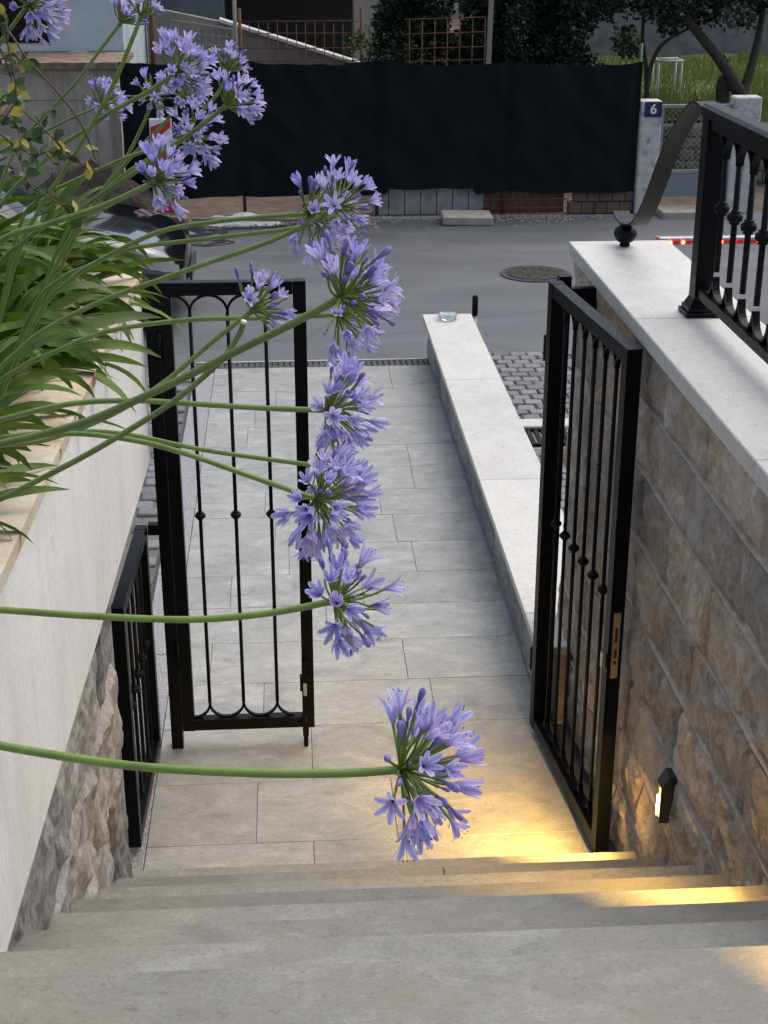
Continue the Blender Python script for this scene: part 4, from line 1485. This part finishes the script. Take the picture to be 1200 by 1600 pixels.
# ---- grey stair building behind the net
M_GREYW = simple('grey_render', (.21, .20, .18), .9, 0, .18, 4, .3, 30)
M_DIM = simple('dark_interior', (.03, .028, .025), .9)
sbd = empty('stair_block', (.5, 20.0, -.06), 'grey concrete building with a white-edged ramp wall behind the black net', 'building')
Yb = 19.0
def q3(px, py, Y=Yb): return atY(px, py, Y)
x0_, x1_ = q3(192, 50).x, q3(345, 50).x
MB().box(x0_ - .6, x1_, 20.2, 20.5, -.06, 4.5).build('back_wall', simple('blue_dark_render', (.10, .115, .125), .9, 0, .2, 4), sbd)
# ramp parapet (sloping)
a, b = q3(345, 34), q3(562, 103)
vs = []
for yy in (Yb, Yb + .18):
    vs += [(a.x - .9, yy, -.06), (b.x, yy, -.06), (b.x, yy, b.z), (a.x, yy, a.z), (a.x - .9, yy, a.z + .18)]
MB().add(vs, [(0, 1, 2, 3, 4), (9, 8, 7, 6, 5)] + [(i, i + 5, (i + 1) % 5 + 5, (i + 1) % 5) for i in range(5)]).build('ramp_wall', M_GREYW, sbd)
MB().bar((a.x - .02, Yb + .07, a.z + .022), (b.x + .02, Yb + .07, b.z + .022), .30, .035).build('ramp_edge', M_WHITEB, sbd)
MB().box(a.x - .5, q3(640, 50).x, 22.4, 22.6, -.06, 4.5).build('dark_back_wall', M_DIM, sbd)
MB().box(a.x - .9, q3(640, 50).x + .6, 20.8, 22.6, 2.9, 3.1).build('ceiling_slab', M_GREYW, sbd)
MB().box(q3(553, 50, 20.6).x, q3(632, 50, 20.6).x, 20.6, 20.9, -.06, 4.5).build('pillar', M_SLAB, sbd)
MB().box(a.x - .9, q3(640, 50).x, 19.2, 22.4, -.06, .78).build('terrace', M_GREYW, sbd)
# blue drum
dm = atY(437, 60, 20.0)
tag(MB().lathe([(.13, 0), (.14, .02), (.14, .28), (.145, .30), (.14, .32), (.14, .42), (.12, .43)], (dm.x, 20.0, .781), 16).build('plastic_drum', simple('blue_plastic', (.035, .06, .11), .5)), 'dark blue plastic drum standing beyond the ramp wall', 'drum')
# rusty mesh fence behind ramp
rf = empty('mesh_fence', (q3(460, 60, 18.6).x, 18.6, 0), 'rusty wire mesh fence in front of the white-edged ramp', 'fence')
xa_, xz_ = q3(375, 50, 18.6).x, q3(565, 50, 18.6).x
for k in range(14):
    x = xa_ + (xz_ - xa_) * k / 13
    MB().tube([(x, 18.6, 0), (x, 18.6, q3(470, 33, 18.6).z)], .006, 5).build('wire', M_RUST, rf)
for py in (33, 52, 75, 95):
    z = q3(470, py, 18.6).z
    MB().tube([(xa_, 18.593, z), (xz_, 18.593, z)], .006, 5).build('wire', M_RUST, rf)
for x in (xa_, xz_):
    MB().tube([(x, 18.62, -.06), (x, 18.62, 1.75)], .02, 8).build('post', M_RUST, rf)
# grey wire gate panel
wg = empty('wire_panel', (q3(318, 60, 17.2).x, 17.2, 0), 'tilted grey wire panel with frame left of the rusty pole', 'panel')
c4 = [q3(268, 32, 17.2), q3(364, 46, 17.2), q3(364, 98, 17.2), q3(268, 98, 17.2)]
M_GALV = simple('galvanised', (.26, .25, .23), .6, .3, .15, 30)
for i in range(4):
    MB().bar(c4[i], c4[(i + 1) % 4], .022, .022).build('frame_bar', M_GALV, wg)
for k in range(1, 9):
    t = k / 9
    MB().tube([c4[0].lerp(c4[1], t), c4[3].lerp(c4[2], t)], .004, 4).build('wire', M_GALV, wg)
for k in range(1, 4):
    t = k / 4
    MB().tube([c4[0].lerp(c4[3], t) - Vector((0, .006, 0)), c4[1].lerp(c4[2], t) - Vector((0, .006, 0))], .004, 4).build('wire', M_GALV, wg)
MB().box(c4[3].x, c4[2].x, 17.19, 17.23, -.06, c4[2].z - .012).build('kick_board', M_GREYW, wg)
for px, lab in ((368, 'tall grey scaffold pole behind the net, beside the wire panel'), (238, 'brown timber pole behind the left part of the net')):
    p = q3(px, 60, 16.9)
    mt = M_GALV if px == 368 else M_RUST
    tag(MB().tube([(p.x, 16.9, -.06), (p.x, 16.9, 3.0)], .022 if px == 368 else .03, 8).build('pole', mt), lab, 'pole')
# second rebar mesh and timber post
rb = empty('mesh_fence', (q3(700, 60, 16.2).x, 16.2, 0), 'rusty reinforcing mesh standing above the middle of the black net', 'fence')
xa_, xz_ = q3(640, 50, 16.2).x, q3(758, 50, 16.2).x
for k in range(7):
    x = xa_ + (xz_ - xa_) * k / 6
    MB().tube([(x, 16.2, .5), (x, 16.2, q3(700, 28, 16.2).z)], .006, 5).build('wire', M_RUST, rb)
for py in (30, 53, 76, 96):
    z = q3(700, py, 16.2).z
    MB().tube([(xa_ - .05, 16.193, z), (xz_, 16.193, z + .02)], .006, 5).build('wire', M_RUST, rb)
MB().box(xa_, xz_, 16.21, 16.25, -.06, .55).build('kick_board', M_BRICKB, rb)
p = q3(760, 60, 16.1)
tag(MB().bar((p.x, 16.1, -.06), (p.x + .05, 16.1, 2.4), .05, .05, (0, 1, 0)).build('timber_post', simple('grey_timber', (.24, .21, .17), .85, 0, .2, 14)), 'weathered timber post at the right end of the reinforcing mesh', 'post')

# ---- gate pillars with number plate, mesh gate
def plaster():
    t = NT('old_plaster')
    v = t.pos()
    f = t.noise(v, 9, 7, .7, .5)
    c = t.ramp(f, [(.32, (.16, .15, .14)), (.45, (.42, .41, .39)), (.7, (.58, .57, .55))])
    t.col(c); t.rough(.9); t.bump(f, .4, .01)
    return t.mat


M_PLAST = plaster()
def pillar(px0, px1, py, Y, label):
    a_, b_ = atY(px0, py, Y), atY(px1, py, Y)
    o = MB().box(a_.x, b_.x, Y, Y + .2, -.06, a_.z, .012).build('gate_pillar', M_PLAST)
    tag(o, label, 'pillar', 'old plastered pillars of the garden gate')
    return a_, b_


pa, pb_ = pillar(1003, 1036, 158, 15.0, 'old white plastered gate pillar carrying the number plate')
pc, pd = pillar(1150, 1192, 152, 15.0, 'old white plastered gate pillar behind the black railing')
np_ = empty('number_plate', ((pa.x + pb_.x) / 2 + .02, 14.99, 1.0), 'dark blue house number plate reading 6 on the gate pillar', 'number plate')
cx_, cz_ = (pa.x + pb_.x) / 2 + .014, atY(1020, 171, 14.99).z
MB().box(cx_ - .088, cx_ + .088, 14.988, 14.9985, cz_ - .075, cz_ + .075, .003).build('plate', simple('navy_enamel', (.012, .016, .075), .3), np_)
cu = bpy.data.curves.new('digit', 'FONT'); cu.body = '6'; cu.size = .135; cu.align_x = 'CENTER'; cu.align_y = 'CENTER'; cu.extrude = .001; cu.offset = .003
tmp = bpy.data.objects.new('digit_tmp', cu); COL.objects.link(tmp)
bpy.context.view_layer.update()
dme = bpy.data.meshes.new_from_object(tmp.evaluated_get(bpy.context.evaluated_depsgraph_get()))
bpy.data.objects.remove(tmp)
dme.materials.clear(); dme.materials.append(M_WHITE)
dg_ = link('digit', dme, np_)
dg_.matrix_parent_inverse = Matrix.Identity(4)
dg_.location = Vector((cx_, 14.9865, cz_)) - np_.location
dg_.rotation_euler = (PI / 2, 0, 0)

gg = empty('garden_gate', ((pb_.x + pc.x) / 2, 15.08, -.05), 'grey wire mesh garden gate with solid lower panel between two pillars', 'gate')
gx0, gx1 = pb_.x + .012, pc.x - .012
zt = atY(1090, 163, 15.08).z; zp = atY(1090, 270, 15.08).z; zl = atY(1090, 306, 15.08).z
M_GGATE = simple('grey_gate_paint', (.18, .20, .23), .5, .2, .12, 30)
MB().box(gx0, gx1, 15.07, 15.10, zl, zp).build('lower_panel', M_GGATE, gg)
MB().box(gx0, gx1, 15.065, 15.105, zp + .001, zp + .03).build('middle_rail', M_GALV, gg)
MB().box(gx0, gx1, 15.065, 15.105, zt - .03, zt).build('top_rail', M_GALV, gg)
MB().box(gx0, gx0 + .028, 15.066, 15.104, zp + .031, zt - .031).build('stile', M_GALV, gg)
MB().box(gx1 - .028, gx1, 15.066, 15.104, zp + .031, zt - .031).build('stile', M_GALV, gg)
nw = 12
for sgn_ in (-1, 1):
    for k in range(-8, nw + 8):
        xs_ = gx0 + (gx1 - gx0) * k / nw
        h = zt - zp - .06
        # clip diagonal to the frame
        p0x, p1x = xs_, xs_ + sgn_ * h
        lo_t, hi_t = 0.0, 1.0
        for lim, side in ((gx0 + .02, 1), (gx1 - .02, -1)):
            dx = p1x - p0x
            t = (lim - p0x) / dx
            if side * dx > 0: lo_t = max(lo_t, t)
            else: hi_t = min(hi_t, t)
        if hi_t - lo_t > .03:
            f = lambda t: (p0x + (p1x - p0x) * t, 15.085 + sgn_ * .003, zp + .03 + h * t)
            MB().tube([f(lo_t), f(hi_t)], .0028, 4, False).build('wire', M_GALV, gg)
tag(MB().box(pb_.x + .0, pc.x, 14.7, 15.06, -.06, .02, .01).build('threshold', M_SLAB), 'worn concrete threshold in front of the garden gate', 'threshold')

# green corner post of the net
p = atY(1002, 120, 15.05)
tag(MB().tube([(p.x, 15.12, -.06), (p.x, 15.12, 1.62)], .016, 8).build('fence_post', simple('green_paint', (.03, .10, .05), .5)), 'thin green metal post at the right end of the black net', 'post')

# mossy block wall behind the gate
mw = empty('block_wall', (4.3, 16.6, -.06), 'low mossy block wall in the garden behind the mesh gate', 'wall')
M_MOSS = rock('mossy_block', [(.3, (.10, .095, .075)), (.5, (.17, .16, .13)), (.7, (.26, .25, .21))], (.06, .085, .025), .8)
MB().box(3.4, 6.6, 16.68, 16.9, -.06, .60).build('core', M_GROUT, mw)
rg = random.Random(66)
for r_ in range(5):
    x = 3.40 + (r_ % 2) * -.09
    while x < 6.5:
        w = rg.uniform(.16, .24)
        me = rock_mesh('block', w - .016, .114, rg.uniform(0, 99), .02, 5, 4, M_MOSS, .06)
        o = link('block', me, mw)
        o.location = (x + w / 2, 16.645, .0 + .128 * r_ + .03); o.rotation_euler = (0, 0, -PI / 2)
        x += w

# garden lawn
lawn = MB()
n = 24
vs, fs = [], []
def lawn_z(x, y): return .60 + .012 * (y - 16.9) + .07 * noise.noise(Vector((x * .8, y * .8, 0)))
for j in range(n + 1):
    for i in range(n + 1):
        x, yv = 3.2 + 8 * i / n, 16.88 + 7.2 * j / n
        vs.append((x, yv, lawn_z(x, yv)))
for j in range(n):
    for i in range(n):
        a = j * (n + 1) + i
        fs.append((a, a + 1, a + n + 2, a + n + 1))
tag(lawn.add(vs, fs, 0, True).build('lawn', simple('lawn_soil', (.075, .105, .03), .95, 0, .4, 4)), kind='structure')
gm = MB()
rg = random.Random(67)
for k in range(15000):
    x, yv = rg.uniform(3.3, 8.0), rg.uniform(16.9, 23.4)
    h = rg.uniform(.05, .16) * (1.5 if noise.noise(Vector((x * 1.5, yv * 1.5, 7))) > .1 else .8)
    a = rg.uniform(0, 6.28); w = rg.uniform(.006, .012)
    dx, dy = math.cos(a) * w, math.sin(a) * w
    lx_, ly_ = rg.uniform(-.06, .06), rg.uniform(-.06, .06)
    z = lawn_z(x, yv) - .01
    gm.add([(x - dx, yv - dy, z), (x + dx, yv + dy, z), (x + lx_, yv + ly_, z + h)], [(0, 1, 2)])
tag(gm.build('grass', M_GRASS), 'long unmown grass on the garden behind the mesh gate', 'grass', kind='stuff')
# garden retaining wall and distant house
gw = tag(MB().box(3.0, 12, 24.0, 24.4, .3, 1.62).build('garden_wall', simple('grey_garden_wall', (.15, .155, .16), .9, 0, .3, 5, .5, 20)), 'grey retaining wall at the back of the garden', 'wall')
gh = empty('far_house', (7, 29, 1), 'pale far house with dark windows behind the garden trees', 'house')
MB().box(2.5, 14, 29, 33, -.06, 7).build('wall', simple('pale_render', (.36, .36, .35), .9, 0, .1, 3), gh)
for k in range(6):
    x = 3.2 + k * 1.7
    w = MB().box(x, x + .9, 28.95, 28.998, .6, 2.1).build('window', M_WHITEB, gh)
    MB().box(x + .06, x + .84, 28.93, 28.948, .68, 2.02).build('pane', M_DIM, w)
# upper terrace ground so nothing floats
tag(MB().box(2.6, 14, 24.4, 29, -.06, 1.0).build('terrace', M_EARTH), kind='structure')

# white frame table in the garden
wt = empty('garden_table', (q3(1048, 110, 19.2).x, 19.2, .6), 'small white metal table frame standing on the long grass', 'table')
fa, fb = q3(1030, 96, 19.2), q3(1064, 124, 19.2)
zb_ = .60
for dx in (0, 1):
    for dy in (0, 1):
        x = fa.x + dx * (fb.x - fa.x)
        MB().tube([(x, 19.2 + dy * .3, zb_), (x, 19.2 + dy * .3, fa.z)], .012, 6).build('leg', M_WHITE, wt)
for dy in (0, 1):
    MB().tube([(fa.x - .02, 19.2 + dy * .3, fa.z + .006), (fb.x + .02, 19.2 + dy * .3, fa.z + .006)], .013, 6).build('bar', M_WHITE, wt)
for dx in (0, 1):
    x = fa.x + dx * (fb.x - fa.x)
    MB().tube([(x, 19.2, fa.z + .01), (x, 19.5, fa.z + .01)], .013, 6).build('bar', M_WHITE, wt)


# ---- trees
def leaf_cloud(blobs, n, size, rg, flat=.0):
    m = MB()
    tot = sum(r[3] * r[4] * r[5] for r in blobs)
    for (cx, cy, cz, rx, ry, rz) in [b[:3] + b[3:] for b in blobs]:
        k = int(n * rx * ry * rz / tot)
        for _ in range(k):
            while True:
                v = Vector((rg.uniform(-1, 1), rg.uniform(-1, 1), rg.uniform(-1, 1)))
                if v.length <= 1 and v.length > .25: break
            nz = noise.noise(Vector((cx + v.x * rx, cy + v.y * ry, cz + v.z * rz)) * 3.2)
            if nz < -.12: continue
            p = Vector((cx + v.x * rx, cy + v.y * ry, cz + v.z * rz))
            s = size * rg.uniform(.6, 1.3)
            d = Vector((rg.gauss(0, 1), rg.gauss(0, 1), rg.gauss(-.2, .7))).normalized()
            sd_ = d.cross(Vector((rg.gauss(0, 1), rg.gauss(0, 1), rg.gauss(0, 1)))).normalized()
            m.add([p, p + d * s * .5 + sd_ * s * .28, p + d * s, p + d * s * .5 - sd_ * s * .28], [(0, 1, 2, 3)])
    return m


def tree(name, label, base, limbs, blobs, n, size, mat, seed, group=None):
    root = empty(name, base, label, 'tree', group)
    rg = random.Random(seed)
    trunk = MB()
    for pts, r0, r1 in limbs:
        S = spline(pts, 5)
        trunk.tube(S, [r0 + (r1 - r0) * i / (len(S) - 1) for i in range(len(S))], 9)
    trunk.build('trunk', M_BARK, root)
    leaf_cloud(blobs, n, size, rg).build('crown', mat, root)
    return root


for i, (x, yv, h, lab) in enumerate(((1.55, 17.3, 2.9, 'dark evergreen behind the reinforcing mesh'), (2.35, 17.0, 3.1, 'dark dense evergreen right of the timber post'), (3.05, 17.2, 3.0, 'dark dense evergreen above the right end of the net'))):
    bl = []
    rg = random.Random(200 + i)
    for k in range(16):
        z = .85 + (h - .85) * (k / 15)
        r_ = .52 * (1 - .35 * k / 15)
        bl.append((x + rg.uniform(-.22, .22), yv + rg.uniform(-.3, .2), z, r_, r_, .34))
    tree('evergreen_tree', lab, (x, yv, -.06), [([(x, yv, -.06), (x + .02, yv, 1.2), (x, yv, h - .4)], .09, .02)], bl, 24000, .07, M_DARKLEAF, 300 + i, 'dark evergreens behind the net')
# big overhanging tree right
B0 = Vector((5.15, 17.6, .55))
tr_pts = [B0, B0 + Vector((-.02, 0, .45)), q3(1160, 150, 17.5), q3(1125, 95, 17.4), q3(1085, 45, 17.3), q3(1050, 5, 17.2), q3(1000, -60, 17.1)]
bl = []
rg = random.Random(400)
for k in range(34):
    bl.append((rg.uniform(3.4, 6.6), rg.uniform(16.6, 19.5), rg.uniform(1.8, 2.7), rg.uniform(.3, .55), rg.uniform(.3, .55), rg.uniform(.2, .38)))
for k in range(22):
    bl.append((q3(950 + 12 * k, 20, 17.0 + .05 * k).x, 16.9 + rg.uniform(0, .7), rg.uniform(1.72, 2.15), .26, .3, .2))
bl += [(q3(1010, 20, 17.3).x, 17.2, 1.95, .3, .3, .16), (q3(1190, 20, 17.4).x, 17.4, 1.78, .35, .35, .26), (q3(1090, 10, 17.6).x, 17.6, 1.95, .4, .4, .14), (q3(945, 30, 17.4).x, 17.4, 1.85, .3, .3, .25)]
tree('leafy_tree', 'leafy tree with a thick leaning limb hanging over the garden, far right', B0, [(tr_pts, .085, .035), ([q3(1160, 150, 17.5), q3(1178, 90, 17.6), q3(1190, 30, 17.7), q3(1200, -60, 17.8)], .06, .03)], bl, 34000, .07, M_DARKLEAF, 401)
b0 = q3(1012, 150, 17.6); b0.z = .6
tree('slender_tree', 'slender young tree with slanting thin trunks beside the end of the net', b0,
     [([b0, q3(1012, 130, 17.6), q3(1022, 90, 17.6), q3(1040, 65, 17.6), q3(1080, 42, 17.6)], .035, .015), ([b0, q3(1010, 110, 17.65), q3(1004, 60, 17.65), q3(1008, 10, 17.65), q3(1010, -30, 17.7)], .03, .015)],
     [(q3(1030, 50, 17.7).x, 17.7, q3(1030, 50, 17.7).z, .22, .2, .2), (q3(985, 70, 17.7).x, 17.7, q3(985, 60, 17.7).z, .2, .2, .22), (q3(1070, 30, 17.8).x, 17.8, q3(1070, 25, 17.8).z, .3, .2, .12)], 1300, .07, M_MIDLEAF, 402)
# ivy post in the garden
ip = q3(1127, 150, 17.8); ip.z = .6
tree('ivy_shrub', 'narrow ivy-clad stem standing in the long grass', ip, [([ip, ip + Vector((0, 0, .3)), ip + Vector((.02, 0, .62))], .02, .012)],
     [(ip.x, 17.8, ip.z + .12 + .09 * k, .06, .06, .08) for k in range(6)], 500, .05, M_DARKLEAF, 403)
# shrubs beside the pillar behind the net
for i, (px, py, Y, lab) in enumerate(((585, 70, 18.2, 'bare-looking bush behind the net, below the pale pillar'), (650, 80, 17.4, 'low bush behind the reinforcing mesh'))):
    c = q3(px, py, Y)
    tree('bush', lab, (c.x, Y, .5), [([(c.x, Y, -.06), (c.x + .03, Y, c.z)], .02, .01)], [(c.x + .1 * k - .2, Y, c.z - .05 + .06 * (k % 3), .2, .2, .2) for k in range(5)], 900, .05, M_MIDLEAF, 500 + i, 'bushes behind the net')
# far wood closing the view above garden wall
fwm = leaf_cloud([(4 + k * 1.1, 26.2 + (k % 2) * .6, 1.6 + .25 * (k % 3), .8, .6, .75) for k in range(6)], 3500, .13, random.Random(8))
tag(fwm.build('far_shrubbery', M_MIDLEAF), 'distant shrubbery above the grey garden wall', 'shrubbery', kind='stuff')

# ================================================================ parked car (front end shows left of the street)
car = empty('parked_car', (-2.7, 11.40, -.05), 'glossy black parked car, its rounded front showing behind the leaves', 'car')
def carpaint():
    t = NT('black_car_paint')
    t.col((.006, .0065, .008)); t.rough(.12)
    t.b.inputs['Coat Weight'].default_value = 1.0
    t.b.inputs['Coat Roughness'].default_value = .03
    return t.mat


M_CARP = carpaint()
M_CGLASS = simple('dark_car_glass', (.01, .012, .014), .05)
M_CHROME = simple('chrome', (.75, .76, .78), .12, 1.0, .03, 10)
NX, CY_, HW = -.77, 11.40, .86          # nose x, centre y, half width
# stations along -X: s, half width factor, bonnet/roof height at centre, shoulder height, sill height
ST = [(.0, .55, .42, .38, .22), (.05, .72, .54, .46, .17), (.14, .85, .625, .56, .14), (.30, .94, .69, .63, .13), (.55, .985, .745, .69, .13), (.9, 1.0, .80, .74, .13),
      (1.15, 1.0, .86, .78, .13), (1.55, 1.0, 1.14, .80, .13), (1.95, 1.0, 1.36, .82, .13), (2.5, 1.0, 1.43, .83, .13), (3.1, 1.0, 1.38, .84, .13), (3.6, .99, 1.15, .85, .14), (3.95, .95, .95, .84, .18), (4.2, .85, .86, .76, .24)]
vs, fs = [], []
K = 17
for s, wf, ht, hs_, sl in ST:
    hw = HW * wf
    for k in range(K):
        u = k / (K - 1) * 2 - 1            # -1 near side .. 1 far side
        au = abs(u)
        if au > .8:                        # flank
            t = (1 - au) / .2
            z = sl + (hs_ - sl) * t; yy = hw * (1 - .05 * (1 - t) ** 2 - .03 * t ** 2)
        else:
            t = au / .8
            top = hs_ + (ht - hs_) * (1 - t ** (2.2 if ht - hs_ < .2 else 4))
            z = top; yy = hw * .97 * t * (1 if ht - hs_ < .2 else (1 - .22 * max(0, (z - hs_)) / .6))
        vs.append((NX - s, CY_ + math.copysign(yy, u), z - .05))
for i in range(len(ST) - 1):
    for k in range(K - 1):
        a = i * K + k
        fs.append((a, a + K, a + K + 1, a + 1))
fs.append(tuple(range(K))); fs.append(tuple((len(ST) - 1) * K + k for k in range(K))[::-1])
body = MB().add(vs, fs, 0, True).build('body', [M_CARP, M_CGLASS], car)
fi = 0
for i in range(len(ST) - 1):
    for k in range(K - 1):
        u = abs((k + .5) / (K - 1) * 2 - 1)
        if (6 <= i <= 7 and u < .66) or (10 <= i <= 11 and u < .6) or (7 <= i <= 10 and .6 < u < .8):
            body.data.polygons[fi].material_index = 1
        fi += 1
sm = body.modifiers.new('smooth', 'SUBSURF'); sm.levels = 2; sm.render_levels = 2
MB().box(NX - 4.0, NX - .2, CY_ - .7, CY_ + .7, .02, .25).build('underbody', M_BLKPL, car)
for sx in (.78, 3.42):
    for sy in (-1, 1):
        yy = CY_ + sy * .775
        w = MB().lathe([(.20, -.09), (.29, -.095), (.315, -.07), (.315, .07), (.29, .095), (.20, .09)], (NX - sx, yy, .265), 24, axis='y').build('wheel', simple('tyre_rubber', (.02, .02, .02), .8), car)
        MB().lathe([(.0, -.05), (.05, -.07), (.19, -.06), (.20, -.08), (.205, .08), (.0, .05)], (NX - sx, yy, .265), 20, axis='y').build('rim', M_ALU, w)
# headlights: wrapped lenses on the front corners
for sy in (-1, 1):
    hl = MB()
    pts = []
    for s, wf, z0, z1 in ((.06, .74, .40, .44), (.15, .86, .42, .485), (.27, .94, .455, .53), (.38, .968, .50, .555)):
        pts += [(NX - s + .016, CY_ + sy * HW * wf * .995, z0), (NX - s + .010, CY_ + sy * HW * (wf * .975), z1 + .006)]
    hl.add(pts, [(i * 2, i * 2 + 2, i * 2 + 3, i * 2 + 1) for i in range(3)], 0, True)
    hl.build('headlight', simple('lamp_lens', (.16, .165, .17), .12, 0, .1, 20), car)
MB().bar((NX + .012, CY_ - .3, .30), (NX + .012, CY_ + .3, .30), .02, .10).build('grille', M_BLKPL, car)
for sy in (-1, 1):
    for sx in (.78, 3.42):
        MB().tube([(NX - sx + .335 * math.cos(a_ * PI / 16), CY_ + sy * .838, .268 + .335 * math.sin(a_ * PI / 16)) for a_ in range(-1, 18)], .022, 6).build('wheel_arch', M_BLKPL, car)
    mr = MB().box(NX - 1.62, NX - 1.48, CY_ + sy * .98 - .08, CY_ + sy * .98 + .08, .80, .92, .03).build('mirror', M_CARP, car)
    MB().bar((NX - 1.56, CY_ + sy * .84, .80), (NX - 1.56, CY_ + sy * .92, .84), .04, .03).build('mirror_arm', M_BLKPL, mr)
